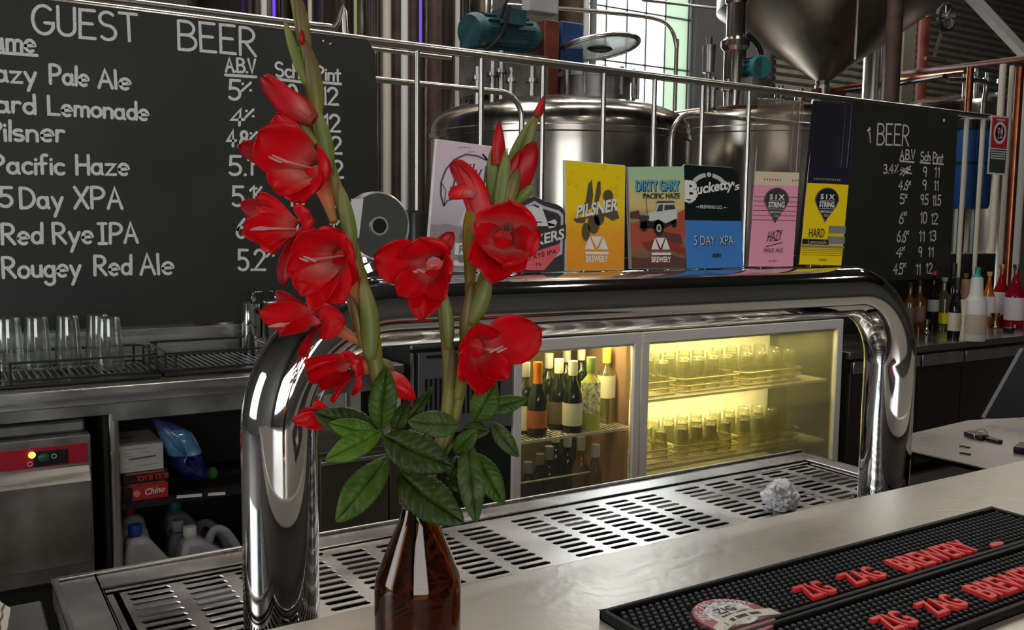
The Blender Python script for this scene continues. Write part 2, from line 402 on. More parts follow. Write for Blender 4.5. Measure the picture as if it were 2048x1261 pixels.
# lower sink bench at the far left
SZ = .88
tag(MB().box(-.5, TX0-.012, TY0, 1.64, SZ-.03, SZ).build('sink_bench', K['tray'], bevel=.003), 'low scuffed steel sink bench left of the drip counter', 'sink bench')
MB_ = MB().box(-.5, TX0-.012, TY0+.02, 1.61, .05, SZ-.032); tag(MB_.build('bench_base', K['dull_steel']), 'steel base below the low sink bench', 'bench base')
cl = MB(); pc = onZ(8, 1256, SZ)
gr = []
for i in range(17):
    a = pi*i/16; row = []
    for j in range(13):
        q = j/12; rr = .052*(1+.06*sin(9*a))
        row.append((pc.x-.055+rr*cos(a)+.012*q, pc.y-.05+.10*q, SZ+.001+rr*.75*sin(a)*(.92+.08*sin(q*14))))
    gr.append(row)
cl.surf(gr)
def towel_mat():
    m = mat('striped_towel', (.6, .55, .48), .9); nt = m.node_tree; b = nt.nodes['Principled BSDF']
    tc = nt.nodes.new('ShaderNodeTexCoord'); w = nt.nodes.new('ShaderNodeTexWave'); w.inputs['Scale'].default_value = 28; w.inputs['Distortion'].default_value = 1.5; w.bands_direction = 'Z'
    nt.links.new(tc.outputs['Object'], w.inputs['Vector']); cr = nt.nodes.new('ShaderNodeValToRGB'); cr.color_ramp.elements[0].position = .04; cr.color_ramp.elements[0].color = (.12, .08, .06, 1); cr.color_ramp.elements[1].position = .22; cr.color_ramp.elements[1].color = (.60, .55, .47, 1)
    nt.links.new(w.outputs['Fac'], cr.inputs[0]); nt.links.new(cr.outputs[0], b.inputs['Base Color']); return m
tag(cl.build('folded_towel', towel_mat(), solid=.003), 'folded striped beige towel on the low sink bench', 'towel')

# ================================================================== chrome beer tower
TYC, TR, TZT = 1.182, .05, 1.377
XL, XR, CR = .378, 1.653, .15
pth = [V((XL, TYC, TZ-.006)), V((XL, TYC, 1.0)), V((XL, TYC, 1.1))]+arcpath((XL+CR, TYC, TZT-CR), CR, pi, pi/2, (1, 0, 0), (0, 0, 1), 24)
pth += arcpath((XR-CR, TYC, TZT-CR), CR, pi/2, 0, (1, 0, 0), (0, 0, 1), 24)+[V((XR, TYC, 1.1)), V((XR, TYC, 1.0)), V((XR, TYC, TZ-.006))]
tow = thing('beer_tower', 'large polished chrome bridge-shaped beer tower standing on the drip counter', 'beer tower', (XL, TYC, TZ))
MB().tube(pth, TR, 72).build('tower_tube', K['chrome'], tow)
for x in (XL, XR): MB().lathe([(.051, 0), (.068, 0), (.068, .006), (.056, .010), (.051, .010)], 40, (x, TYC, TZ-.003), close=True).build('base_flange', K['chrome'], tow)
"""taps on the bartender's side"""
for x in (.64, .78, .885, 1.01, 1.14, 1.285, 1.42):
    tp = MB(); tp.cyl((x, TYC+.045, TZT), (x, TYC+.085, TZT), .012, 16).cyl((x, TYC+.085, TZT+.02), (x, TYC+.085, TZT-.015), .009, 14, 0, .007)
    t = tp.build('tap', K['chrome'], tow)

# crumpled paper
random.seed(4)
cp = onZ(1576, 1021, TZ)
bm = bmesh.new(); bmesh.ops.create_icosphere(bm, subdivisions=4, radius=1)
from mathutils import noise
for v in bm.verts:
    d = v.co.copy(); k = 1+.42*(abs(noise.noise(d*1.7+V((3, 1, 7))))-.2)+.30*(abs(noise.noise(d*3.6))-.2)+.1*noise.noise(d*8)
    w = V((d.x*.037, d.y*.034, d.z*.028))*k
    if d.z > .6 and d.x < .25: w.z += .012*(d.z-.5)*(1+sin(d.x*9))
    w.z = max(w.z, -.024); v.co = w
me = bpy.data.meshes.new('crumpled_paper'); bm.to_mesh(me); bm.free(); me.materials.append(K['paper'])
me.shade_smooth(); me.set_sharp_from_angle(angle=radians(20))
o = bpy.data.objects.new('crumpled_paper', me); COL.objects.link(o); o.location = cp+V((0, .022, .021)); tag(o, 'crumpled ball of white paper on the drip grate', 'paper')
MB().tube(smoothpath([(-.026, -.012, .01), (-.036, -.016, .024), (-.041, -.014, .034)], 4), [.007, .006, .005, .005, .005, .006, .008, .008, .004], 8, lobes=(3, .2, 2)).build('paper_twist', K['paper'], o, local=True)

# ================================================================== bar mats
MX0, MX1 = .588, 1.318
def text_mesh(s, bold=0.0, _c={}):
    """outline of a word in the built-in typeface, fitted into the unit square: (verts2d, faces, aspect)"""
    if (s, bold) in _c: return _c[(s, bold)]
    cu = bpy.data.curves.new('t', 'FONT'); cu.body = s; cu.size = 1; cu.offset = bold; cu.resolution_u = 3
    o = bpy.data.objects.new('t', cu); COL.objects.link(o); bpy.context.view_layer.update()
    me = o.to_mesh(); vs = [(v.co.x, v.co.y) for v in me.vertices]; fs = [tuple(p.vertices) for p in me.polygons]
    o.to_mesh_clear(); bpy.data.objects.remove(o); bpy.data.curves.remove(cu)
    x0 = min(v[0] for v in vs); x1 = max(v[0] for v in vs); y0 = min(v[1] for v in vs); y1 = max(v[1] for v in vs)
    r = ([((x-x0)/(x1-x0), (y-y0)/(y1-y0)) for x, y in vs], fs, (x1-x0)/(y1-y0)); _c[(s, bold)] = r; return r


def solid_text(mb, s, fn, h, bold=.0, mi=0):
    """raised letters: fn maps (u,v) to a point, h is the raise vector"""
    vs, fs, _ = text_mesh(s, bold); h = V(h); n = len(vs)
    lo = [V(fn(u, v)) for u, v in vs]
    from collections import Counter
    e = Counter(); d = {}
    for f_ in fs:
        for a, b in zip(f_, f_[1:]+f_[:1]): e[tuple(sorted((a, b)))] += 1; d[tuple(sorted((a, b)))] = (a, b)
    side = [(d[k][1], d[k][0], d[k][0]+n, d[k][1]+n) for k, c_ in e.items() if c_ == 1]
    mb.add([p for p in lo]+[p+h for p in lo], [tuple(i+n for i in f_) for f_ in fs]+side, mi)


def bar_mat(y0, y1, label, texts, emblem=None):
    r = thing('bar_mat', label, 'bar mat', (MX0, y0, BZ), 'rubber bar mats')
    m = MB(); m.box(MX0, MX1, y0, y1, BZ, BZ+.003)
    for a, b, c_, d in ((MX0, MX1, y0, y0+.006), (MX0, MX1, y1-.006, y1), (MX0, MX0+.007, y0, y1), (MX1-.007, MX1, y0, y1)): m.box(a, b, c_, d, BZ, BZ+.011)
    m.build('base', K['rubber'], r, bevel=.0015)
    m = MB(); nx = 74; ny = 10; dx = (MX1-MX0-.024)/nx; dy = (y1-y0-.022)/ny
    for i in range(nx):
        for j in range(ny):
            x = MX0+.013+(i+.5*(j % 2)+.25)*dx; y = y0+.011+(j+.5)*dy
            if emblem and (x-emblem[0])**2+(y-emblem[1])**2 < .047**2: continue
            m.lathe([(.0030, .003), (.0028, .0088), (.0022, .0094)], 8, (x, y, BZ))
    m.build('nubs', K['nub'], r)
    for s, p0_, ex_, ey_ in texts:
        t = MB(); solid_text(t, s, lambda u, v: (p0_.x+ex_.x*u+ey_.x*v, p0_.y+ex_.y*u+ey_.y*v, BZ+.0085), (0, 0, .005), .018)
        t.build('raised_lettering', K['red_rubber'], r)
    return r


def mpt(x, y): p = onZ(x, y, BZ+.012); return p
ec = onZ(1467, 1229, BZ+.011)
WORDS = [('ZIG', (1581, 1178), (1625, 1198), (1680, 1184)), ('ZAG', (1669, 1153), (1711, 1171), (1780, 1154)), ('BREWERY', (1768, 1123), (1813, 1142), (1970, 1102))]
def lettering(off):
    out = []
    for s, tl, bl, br in WORDS:
        T, B_, R_ = mpt(*tl)+off, mpt(*bl)+off, mpt(*br)+off; R_.y = B_.y = (R_.y+B_.y)/2; out.append((s, B_, R_-B_, T-B_))
    return out
yA = mpt(1813, 1142).y
mA = bar_mat(.6475, .757, 'black rubber bar mat with a round pink emblem, farther from the camera', lettering(V((0, 0, 0))), ec)
mB = bar_mat(.5335, .643, 'black rubber bar mat at the near edge, without an emblem', lettering(mpt(1735, 1240)-mpt(1581, 1178)))
# small oval tail mark after the lettering of the far mat
t = MB(); q = onZ(1993, 1087, BZ+.012)
t.lathe([(0, 0), (.014, 0), (.013, .003), (0, .0035)], 20, (q.x, q.y, BZ+.0085), 0, Matrix.Diagonal((1, .42, 1)))
t.build('raised_lettering', K['red_rubber'], mA)
# emblem
em = MB(); em.lathe([(0, .003), (.043, .003), (.043, .0098), (.0415, .0105), (0, .0105)], 48, (ec.x, ec.y, BZ))
eo = em.build('emblem', mat('emblem_pink', srgb(168, 92, 100), .5), mA)
em = MB(); em.lathe([(0, .0105), (.0285, .0105), (.0285, .0112), (0, .0112)], 40, (ec.x, ec.y+.004, BZ)); em.build('emblem_centre', mat('emblem_white', (.62, .62, .62), .55, var=.6, vscale=160), eo)
em = MB()
def ring_word(s, a0, a1, r0, r1):
    solid_text(em, s, lambda u, v: (ec.x+(r0+(r1-r0)*v)*cos(a0+(a1-a0)*u), ec.y+(r0+(r1-r0)*v)*sin(a0+(a1-a0)*u), BZ+.0105), (0, 0, .0007), .012)
ring_word('ZIG', radians(178), radians(140), .0305, .0405); ring_word('ZAG', radians(128), radians(92), .0305, .0405); ring_word('BREWERY', radians(78), radians(12), .0305, .0395)
em.build('emblem_lettering', mat('emblem_cream', (.72, .62, .6), .5), eo)
em = MB(); solid_text(em, 'ZIG', lambda u, v: (ec.x-.014+.026*u, ec.y+.006+.012*v, BZ+.0112), (0, 0, .0005), .0); solid_text(em, 'BREWERY', lambda u, v: (ec.x-.016+.036*u, ec.y-.006+.008*v, BZ+.0112), (0, 0, .0005), .0)
em.build('emblem_sketch', K['black'], eo)
em = MB(); gl = []
for i in range(13):
    u = i/12; x = ec.x-.044+.088*u; yc = ec.y-.030+.012*sin(pi*u)+.004*u
    gl.append([(x, yc, BZ+.0114), (x, yc+.0155, BZ+.0114)])
em.surf(gl); bn = em.build('emblem_banner', mat('banner_cream', (.72, .68, .6), .6), eo, solid=.0012)
em = MB()
for u0, u1 in ((.2, .24), (.32, .42), (.44, .62), (.66, .82)):
    for k in range(int((u1-u0)/.02)):
        u = u0+k*.02; x = ec.x-.044+.088*u; yc = ec.y-.0265+.012*sin(pi*u)+.004*u; em.box(x, x+.0011, yc, yc+.006, BZ+.0117, BZ+.0123)
em.build('banner_lettering', K['black'], eo)

# ================================================================== side ledge with keys
LZ = 1.0
p1, p2, p3, p4 = onZ(1830, 904, LZ), onZ(1842, 868, LZ), onZ(1937, 841, LZ), onZ(2300, 905, LZ)
poly = [(1.862, .93, LZ), (3.1, .93, LZ), (3.1, 1.15, LZ), (p3.x, p3.y, LZ), (1.862, p2.y, LZ)]
led = mat('ledge_laminate', (.30, .275, .25), .32, .35, var=.12, vscale=5, rvar=.06)
lg_ = tag(MB().prism([(x, y, LZ-.003) for x, y, _ in poly], (0, 0, .003)).build('side_ledge', led), 'grey brown side ledge right of the chrome tower, holding the keys', 'ledge')
MB().prism([(x, y, LZ-.012) for x, y, _ in poly], (0, 0, .0085)).build('ledge_core', mat('core_black', (.003, .003, .003), .9, spec=.05), lg_)
tag(MB().box(1.90, 3.08, .94, 1.13, .05, LZ-.0125).build('ledge_support', mat('support_black', (.003, .003, .003), .9, spec=.05)), 'black base below the grey side ledge', 'ledge base')
kp = onZ(1962, 880, LZ)
ky = thing('car_keys', 'black car key fob with a wire ring on the side ledge', 'keys', (kp.x, kp.y, LZ))
def pz(x, y, z=LZ): return onZ(x, y, z)
a, b = pz(1934, 872), pz(1970, 882); d_ = (b-a); sd = V((-d_.y, d_.x, 0)).normalized()
MB().prism([a+sd*.014, a-sd*.012, a+d_*.5-sd*.017, b-sd*.012, b+sd*.012, a+d_*.5+sd*.018], (0, 0, .013)).build('key_fob', K['black'], ky, bevel=.003)
a, b = pz(1966, 879), pz(1998, 889); d_ = (b-a)
MB().prism([a+sd*.012, a-sd*.010, b-sd*.003, b+sd*.012], (0, 0, .009)).build('key_head', K['black'], ky, bevel=.002)
rc = pz(1962, 872, LZ+.012); MB().tube(arcpath(rc, .016, 0, 2*pi, RT, UP, 24), .0008, 6, cap=False).build('key_ring', K['chrome'], ky)
for i, (x0, y0, x1, y1) in enumerate(((1919, 892, 1942, 895), (1919, 906, 1944, 909))):
    a, b = pz(x0, y0, LZ+.003), pz(x1, y1, LZ+.003)
    tag(MB().tube([a, a+(b-a)*.3+V((0, 0, .0005)), a+(b-a)*.8-V((0, 0, .001)), b+V((0, .004, 0))], .0024, 8).build('bobby_pin', mat('pin_metal', (.12, .09, .07), .3, 1)), ('thin dark metal clip on the ledge, the one nearer the keys', 'thin dark metal clip on the ledge, with a bright end, farther from the keys')[i], 'clip')
q = pz(2052, 905); tag(MB().obox(q+V((0, 0, .008)), V((.03, .01, 0)), V((-.006, .02, 0)), V((0, 0, .008))).build('wallet', K['black'], bevel=.003), 'black object cut by the right edge of the photo on the ledge', 'wallet')
# ================================================================== tap badges on the tower
YB = 1.176           # front face plane of the badges
BT = .007            # badge thickness
PC = {}
def flat(name, *c):
    if name not in PC: PC[name] = mat('print_'+name, srgb(*c), .38, coat=.15)
    return PC[name]


class Badge:
    """a slab standing on the tower; prints are thin layers mapped to its face, u to the right and v up, both 0..1"""
    def __init__(s, label, quad, edge, name='tap_badge', shape=None, mount=True, glass=None):
        s.q = [onY(x, y, YB) for x, y in quad]                      # TL TR BR BL
        lift = TZT+TR+.0008-min(s.q[2].z, s.q[3].z)
        s.q[2].z += lift; s.q[3].z += lift
        base = (s.q[2]+s.q[3])/2
        s.r = thing(name, label, 'tap badge', base, 'tap badges on the chrome tower'); s.n = 0
        shape = shape or [(0, 0), (1, 0), (1, 1), (0, 1)]
        s.body = MB().prism([s.p(u, v, 0) for u, v in shape], (0, BT, 0)).build('badge_plate', edge, s.r, bevel=.0012)
        c = s.p(.5, 0); MB().box(c.x-.018, c.x+.018, YB+BT, YB+BT+.012, TZT+TR-.006, TZT+TR+.05).build('mounting_clip', K['chrome'], s.r, bevel=.001)

    def p(s, u, v, k=None):
        k = s.n if k is None else k
        a = s.q[3].lerp(s.q[2], u); b = s.q[0].lerp(s.q[1], u); r = a.lerp(b, v); return V((r.x, YB-.00035*k, r.z))

    def layer(s): s.n += 1; return s

    def fill(s, col, polys, name='print'):
        s.layer(); m = MB()
        for po in polys: m.poly([s.p(u, v) for u, v in po])
        return m.build(name, col, s.r, smooth=False)

    def text(s, col, items, name='print_lettering'):
        """items: (string, u0, v0, u1, v1, slope, shear, bold)"""
        s.layer(); m = MB()
        for st, u0, v0, u1, v1, sl, sh, bd in items:
            vs, fs, _ = text_mesh(st, bd)
            m.add([s.p(u0+(u1-u0)*u+sh*v, v0+(v1-v0)*v+sl*u) for u, v in vs], fs)
        return m.build(name, col, s.r, smooth=False)


def circ(cx, cy, r, ry=None, n=14, a0=0, a1=2*pi): ry = r if ry is None else ry; return [(cx+r*cos(a0+(a1-a0)*i/n), cy+ry*sin(a0+(a1-a0)*i/n)) for i in range(n)]
def ringseg(cx, cy, r0, r1, k=1, a0=0, a1=2*pi, n=16):
    return [[(cx+r0*cos(a), cy+r0*k*sin(a)), (cx+r1*cos(a), cy+r1*k*sin(a)), (cx+r1*cos(b), cy+r1*k*sin(b)), (cx+r0*cos(b), cy+r0*k*sin(b))] for a, b in [(a0+(a1-a0)*i/n, a0+(a1-a0)*(i+1)/n) for i in range(n)]]
def stroke(pts, w, k=.57):
    out = []
    for (x0, y0), (x1, y1) in zip(pts[:-1], pts[1:]):
        dx, dy = x1-x0, (y1-y0)/k; l = sqrt(dx*dx+dy*dy) or 1; nx, ny = -dy/l*w/2, dx/l*w/2*k
        out.append([(x0+nx, y0+ny), (x1+nx, y1+ny), (x1-nx, y1-ny), (x0-nx, y0-ny)])
    return out
def mountain(b, u, v, w, h, col):
    b.fill(col, [[(u-w/2, v), (u-w*.08, v), (u-w*.29, v+h)], [(u+w*.08, v), (u+w/2, v), (u+w*.29, v+h)], [(u-w*.24, v+h), (u+w*.24, v+h), (u, v+.12*h)]], 'print_logo')


def grad(name, stops, axis=2):
    """printed ink that changes from bottom to top of the plate"""
    m = mat(name, (1, 1, 1), .38, coat=.15); nt = m.node_tree; tc = nt.nodes.new('ShaderNodeTexCoord'); sp = nt.nodes.new('ShaderNodeSeparateXYZ'); cr = nt.nodes.new('ShaderNodeValToRGB')
    nt.links.new(tc.outputs['Generated'], sp.inputs[0]); nt.links.new(sp.outputs[axis], cr.inputs[0]); e = cr.color_ramp.elements
    e[0].position = stops[0][0]; e[0].color = (*stops[0][1], 1); e[1].position = stops[-1][0]; e[1].color = (*stops[-1][1], 1)
    for p_, c_ in stops[1:-1]: k = e.new(p_); k.color = (*c_, 1)
    nt.links.new(cr.outputs[0], nt.nodes['Principled BSDF'].inputs[0]); return m


FULL = [[(0.01, .006), (.99, .006), (.99, .994), (.01, .994)]]
black = flat('black', 22, 22, 24); white = flat('white', 236, 232, 226)
# 1 pale pink badge with an ink drawing
b = Badge('tall pale pink tap badge with inked lettering, behind the right flower stalk', [(873, 278), (1017, 297), (1002, 537), (852, 533)], mat('badge_edge_white', srgb(225, 222, 220), .4))
b.fill(grad('print_pink_fade', [(0, srgb(150, 146, 146)), (.35, srgb(190, 182, 186)), (.62, srgb(222, 206, 216)), (1, srgb(232, 206, 216))]), FULL)
b.fill(flat('grey_hill', 160, 152, 150), [[(.01, .006), (.99, .006), (.99, .30), (.8, .38), (.62, .31), (.45, .34), (.22, .37), (.1, .355), (.01, .36)]])
b.fill(flat('lilac', 226, 206, 224), [[(.36, .36), (.62, .38), (.72, .62), (.5, .58)]])
b.fill(flat('ink', 86, 82, 84), stroke([(.16, .50), (.11, .58), (.10, .68), (.15, .78), (.25, .86), (.4, .91), (.55, .91), (.70, .885)], .022)+stroke([(.70, .885), (.63, .93), (.75, .87), (.95, .86)], .02)+stroke([(.16, .50), (.20, .545), (.27, .56)], .018)+stroke([(.10, .68), (.17, .62), (.16, .5)], .012)
       + stroke([(.30, .95), (.36, .965), (.46, .965)], .006)+stroke([(.42, .93), (.52, .94)], .006)+stroke([(.93, .56), (.87, .6), (.80, .56)], .018))
b.text(flat('ink', 86, 82, 84), [('Jolly', .22, .63, .62, .82, .04, .03, .0), ('Fox', .66, .60, .97, .84, .0, .02, .0)])
b.fill(flat('print_white', 232, 226, 226), [[(.34, .135), (.96, .135), (.96, .225), (.34, .225)], [(.34, .05), (.96, .05), (.96, .09), (.34, .09)]])
b.text(flat('mid_grey', 128, 124, 124), [('ROUGEY', .40, .235, .92, .30, 0, 0, .02), ('RED ALE', .40, .145, .92, .21, 0, 0, .02)])
b.fill(flat('mid_grey', 128, 124, 124), [circ(.44+.14*i, .10, .05, .028) for i in range(4)])
# 2 dark shield
sh = [(.13, .13), (.30, .02), (.42, 0), (.60, 0), (.98, .0), (.98, .14), (1, .78), (.95, .86), (.86, .90), (.66, .94), (.5, 1), (.34, .94), (.14, .90), (.05, .86), (0, .78), (.02, .14)]
b = Badge('dark grey shield-shaped tap badge with a white hat and a coral panel', [(1004, 390), (1131, 394), (1131, 540), (1004, 540)], flat('charcoal', 62, 60, 62), shape=sh)
sc = lambda k, dx=.5, dy=.48: [(dx+(u-dx)*k, dy+(v-dy)*k) for u, v in [(.16, .16), (.5, -.02), (.84, .16), (.98, .22), (1, .78), (.93, .84), (.66, .90), (.5, .97), (.34, .90), (.07, .84), (0, .78), (.02, .22)]]
b.fill(flat('silver_line', 196, 190, 200), [sc(.93)]); b.fill(flat('charcoal', 62, 60, 62), [sc(.84)])
b.fill(flat('print_white2', 226, 224, 222), [[(.30, .63), (.33, .84), (.48, .87), (.55, .84), (.60, .88), (.70, .66)], circ(.5, .61, .34, .055)[:8]+[(.2, .60)], [(.70, .66), (.82, .70), (.86, .66), (.80, .56), (.72, .58)]])
b.fill(flat('charcoal', 62, 60, 62), [[(.02, .20), (1, .44), (1, .64), (.02, .40)]])
b.text(flat('print_white2', 226, 224, 222), [('QUAKERS', .03, .205, .97, .375, .21, 0, .025)])
b.fill(flat('coral', 232, 100, 104), [[(.13, .16), (.90, .38), (.90, .27), (.64, .02), (.40, .02), (.22, .06)]])
b.text(flat('maroon', 92, 32, 38), [('RED RYE IPA', .24, .115, .84, .18, .13, 0, .01), ('7%', .50, .07, .60, .11, .01, 0, .01)])
# 3 yellow
b = Badge('yellow to orange tap badge with bubbles and a dark hop drawing', [(1130, 320), (1251, 331), (1249, 539), (1131, 540)], mat('badge_edge_pale', srgb(210, 205, 180), .4))
b.fill(grad('print_yellow_fade', [(0, srgb(238, 150, 44)), (.36, srgb(246, 170, 44)), (.55, srgb(250, 208, 30)), (1, srgb(250, 218, 24))]), FULL)
random.seed(8)
bub = []
for i in range(46):
    u = random.choice([random.uniform(.03, .25), random.uniform(.7, .97), random.uniform(.05, .95)]); v = random.uniform(.04, .97); r = random.uniform(.012, .04)
    if u-r > .02 and u+r < .98: bub += ringseg(u, v, r*.82, r, .57, n=10)
b.fill(flat('amber_line', 214, 160, 30), bub)
b.fill(flat('olive_grey', 96, 84, 62), [[(.30, .54), (.37, .80), (.43, .84), (.45, .70), (.42, .58)], [(.45, .58), (.52, .82), (.57, .84), (.58, .72), (.52, .60)], circ(.70, .70, .09, .06), [(.62, .52), (.78, .66), (.84, .58), (.9, .5), (.78, .47)], circ(.46, .44, .10, .10), circ(.33, .36, .07, .085), circ(.55, .50, .09, .08), [(.12, .47), (.2, .49), (.34, .49), (.3, .44), (.18, .44)], [(.28, .54), (.31, .64), (.34, .56)]])
b.text(flat('grey_shadow', 92, 86, 70), [('PILSNER', .175, .462, .87, .585, .09, .02, .03)]); b.text(white, [('PILSNER', .165, .478, .86, .60, .09, .02, .03)])
mountain(b, .5, .20, .40, .12, white)
b.text(white, [('BREWERY', .32, .08, .69, .14, 0, 0, .03)]); b.fill(white, [[(.31, .155), (.70, .155), (.70, .178), (.31, .178)]])
# 4 desert badge with an off-road car
b = Badge('green to sand tap badge with a white off-road car drawn on red ground', [(1255, 334), (1369, 333), (1372, 537), (1262, 537)], mat('badge_edge_grey', srgb(150, 148, 140), .4))
b.fill(grad('print_desert_sky', [(0, srgb(118, 74, 58)), (.52, srgb(168, 150, 110)), (.6, srgb(226, 196, 128)), (.8, srgb(206, 208, 150)), (1, srgb(160, 212, 168))]), FULL)
b.fill(flat('dusty_red', 178, 84, 62), [[(.01, .2), (.35, .22), (.99, .3), (.99, .59), (.8, .53), (.55, .46), (.3, .49), (.01, .45)]])
b.fill(flat('dusk_brown', 104, 66, 58), [[(.01, .006), (.99, .006), (.99, .10), (.6, .16), (.3, .10), (.01, .12)], [(.4, .3), (.95, .24), (.9, .34), (.6, .37)], [(.01, .5), (.2, .49), (.16, .58), (.01, .56)]])
b.fill(flat('dark_red', 146, 60, 46), [[(.2, .26), (.5, .30), (.8, .27), (.99, .2), (.99, .14), (.6, .2), (.3, .18)]])
b.fill(flat('tyre', 44, 42, 42), [circ(.50, .405, .095, .075), circ(.78, .455, .05, .05), circ(.24, .425, .06, .055), [(.16, .40), (.60, .40), (.82, .46), (.80, .50), (.2, .52)]])
b.fill(flat('car_white', 214, 212, 208), [[(.20, .50), (.30, .55), (.44, .57), (.50, .64), (.76, .645), (.83, .60), (.84, .50), (.62, .45), (.5, .49), (.38, .47)], circ(.50, .405, .045, .04)])
b.fill(flat('car_dark', 66, 70, 74), [[(.46, .565), (.51, .63), (.58, .635), (.57, .57)], [(.60, .575), (.61, .63), (.78, .63), (.81, .59)], [(.44, .648), (.50, .668), (.78, .665), (.80, .65)], [(.17, .46), (.33, .49), (.33, .53), (.17, .53)], circ(.50, .405, .028, .025), [(.295, .53), (.305, .53), (.295, .70), (.288, .70)]])
b.text(flat('navy_shadow', 34, 64, 84), [('DIRTY GARY', .13, .755, .90, .86, 0, 0, .03)]); b.text(flat('cyan', 92, 178, 214), [('DIRTY GARY', .115, .768, .885, .872, 0, 0, .022)])
b.text(flat('black', 22, 22, 24), [('PACIFIC HAZE', .235, .690, .885, .742, 0, 0, .02)])
mountain(b, .51, .195, .34, .115, white); b.text(white, [('BREWERY', .34, .068, .69, .125, 0, 0, .03)]); b.fill(white, [[(.34, .14), (.69, .14), (.69, .165), (.34, .165)]])
# 5 black over blue
sh = [(0, 0), (1, 0), (1, .93), (.90, 1), (.08, 1), (0, .95)]
b = Badge('black over blue tap badge with white script lettering', [(1362, 328), (1478, 336), (1487, 535), (1373, 538)], flat('bottle_black', 14, 28, 26), shape=sh)
b.fill(flat('mid_blue', 66, 130, 200), [[(.0, .004), (.998, .004), (.996, .47), (.0, .47)]])
arc_ = ringseg(.46, .72, .30, .37, .57, radians(140), radians(100), 8)+ringseg(.46, .72, .30, .37, .57, radians(80), radians(38), 8)+[circ(.46, .915, .04, .023)]
b.fill(flat('grey_white', 196, 196, 192), arc_)
b.text(white, [('B', .02, .67, .25, .85, 0, .02, .05), ('ucketty', .22, .685, .86, .82, .075, .03, .03), ("'s", .85, .765, .98, .85, .02, .02, .02)])
b.fill(white, stroke([(.02, .66), (.10, .64), (.2, .68)], .04))
b.text(flat('grey_white', 196, 196, 192), [('BREWING CO.', .27, .585, .66, .62, 0, 0, .03)]); b.fill(flat('grey_white', 196, 196, 192), [[(.19, .598), (.25, .594), (.25, .608)], [(.68, .594), (.75, .60), (.68, .608)]])
b.text(flat('shadow_blue', 30, 50, 84), [('5 DAY  XPA', .15, .225, .83, .315, 0, 0, .02)]); b.text(flat('pale_blue', 196, 212, 226), [('5 DAY  XPA', .135, .232, .815, .322, 0, 0, .0)])
b.text(flat('brown_ink', 58, 52, 50), [('ABV', .43, .105, .60, .15, 0, 0, .03)])


def pick(cu, cv, w, h):
    o = []
    for i in range(24):
        a = 2*pi*i/24; x = cos(a); y = sin(a)
        o.append((cu+w/2*x*(1 if y > 0 else (1+y*.92*abs(y)**.3)), cv+(h*.36*y if y > 0 else h*.64*y)))
    return o
# 6 clear and pink
def six(label, quad, top_col, top_mat, base_col, drawer):
    b = Badge(label, quad, K['lens'])
    return b
b = Badge('pink tap badge with a dark guitar pick logo below a tall clear top', [(1521, 196), (1608, 202), (1586, 533), (1496, 533)], thin_glass('beige_reflection_acrylic', (.84, .78, .72), base=.09, milk=.10, milkcol=(.5, .42, .36)))  # beige reflections on the clear top are put into its tint and milk
vb = .535
b.fill(flat('pink', 240, 160, 182), [[(.004, .003), (.996, .003), (.996, vb-.045), (.004, vb-.045)]])
b.fill(flat('cream_band', 226, 206, 176), [[(.004, vb-.045), (.996, vb-.045), (.996, vb+.035), (.004, vb+.035)]])
b.fill(flat('dim_text', 120, 100, 84), [[(.2+.06*i+(.22 if i > 6 else 0), vb-.018), (.225+.06*i+(.22 if i > 6 else 0), vb-.018), (.225+.06*i+(.22 if i > 6 else 0), vb-.006), (.2+.06*i+(.22 if i > 6 else 0), vb-.006)] for i in range(10)])
b.fill(flat('plum_line', 100, 62, 78), [[(.004, v), (.996, v), (.996, v+.0035), (.004, v+.0035)] for v in (.28, .308, .336, .364, .392, .42)])
b.fill(flat('logo_grey', 96, 90, 94), [pick(.51, .40, .56, .215)]); b.fill(flat('charcoal', 50, 50, 54), [pick(.51, .40, .51, .195)])
b.text(white, [('S I X', .34, .405, .68, .437, 0, 0, .03), ('STRING', .325, .357, .69, .392, 0, 0, .03)]); b.text(flat('grey_white', 196, 196, 192), [('BREWING', .37, .322, .645, .338, 0, 0, .02), ('CO', .46, .300, .56, .315, 0, 0, .02)])
b.fill(white, [[(.33, .397), (.69, .397), (.69, .399), (.33, .399)], [(.33, .348), (.69, .348), (.69, .350), (.33, .350)]])
b.text(flat('plum_ink', 46, 30, 36), [('HAZY', .345, .150, .66, .215, .012, .03, .0), ('PALE ALE', .30, .088, .72, .112, 0, 0, .0), ('5% ABV', .42, .03, .60, .043, 0, 0, .0)])
b.fill(flat('plum_ink', 46, 30, 36), stroke([(.33, .122), (.68, .148)], .018, .27))
# 7 navy and yellow
b = Badge('yellow tap badge with a navy guitar pick logo below a tall glossy navy top', [(1631, 200), (1712, 206), (1682, 533), (1597, 531)], thin_glass('navy_acrylic', (.42, .40, .50), base=.10, milk=.06, milkcol=(.1, .1, .14)))
b.fill(flat('navy', 30, 30, 50), [[(.01, .50), (.99, .50), (.985, .60), (.012, .60)]])
b.fill(flat('yellow', 246, 212, 22), [[(.004, .003), (.996, .003), (.996, .50), (.004, .50)]])
b.fill(flat('dim_text2', 140, 134, 120), [[(.14+.055*i, .520), (.17+.055*i, .520), (.17+.055*i, .533), (.14+.055*i, .533)] for i in range(12)])
b.fill(flat('logo_grey', 96, 90, 94), [pick(.50, .40, .58, .215)]); b.fill(flat('navy', 30, 30, 50), [pick(.50, .40, .53, .195)])
b.text(white, [('S I X', .33, .405, .67, .437, 0, 0, .03), ('STRING', .32, .357, .68, .392, 0, 0, .03)]); b.text(flat('grey_white', 196, 196, 192), [('BREWING', .36, .322, .635, .338, 0, 0, .02), ('CO', .45, .300, .55, .315, 0, 0, .02)])
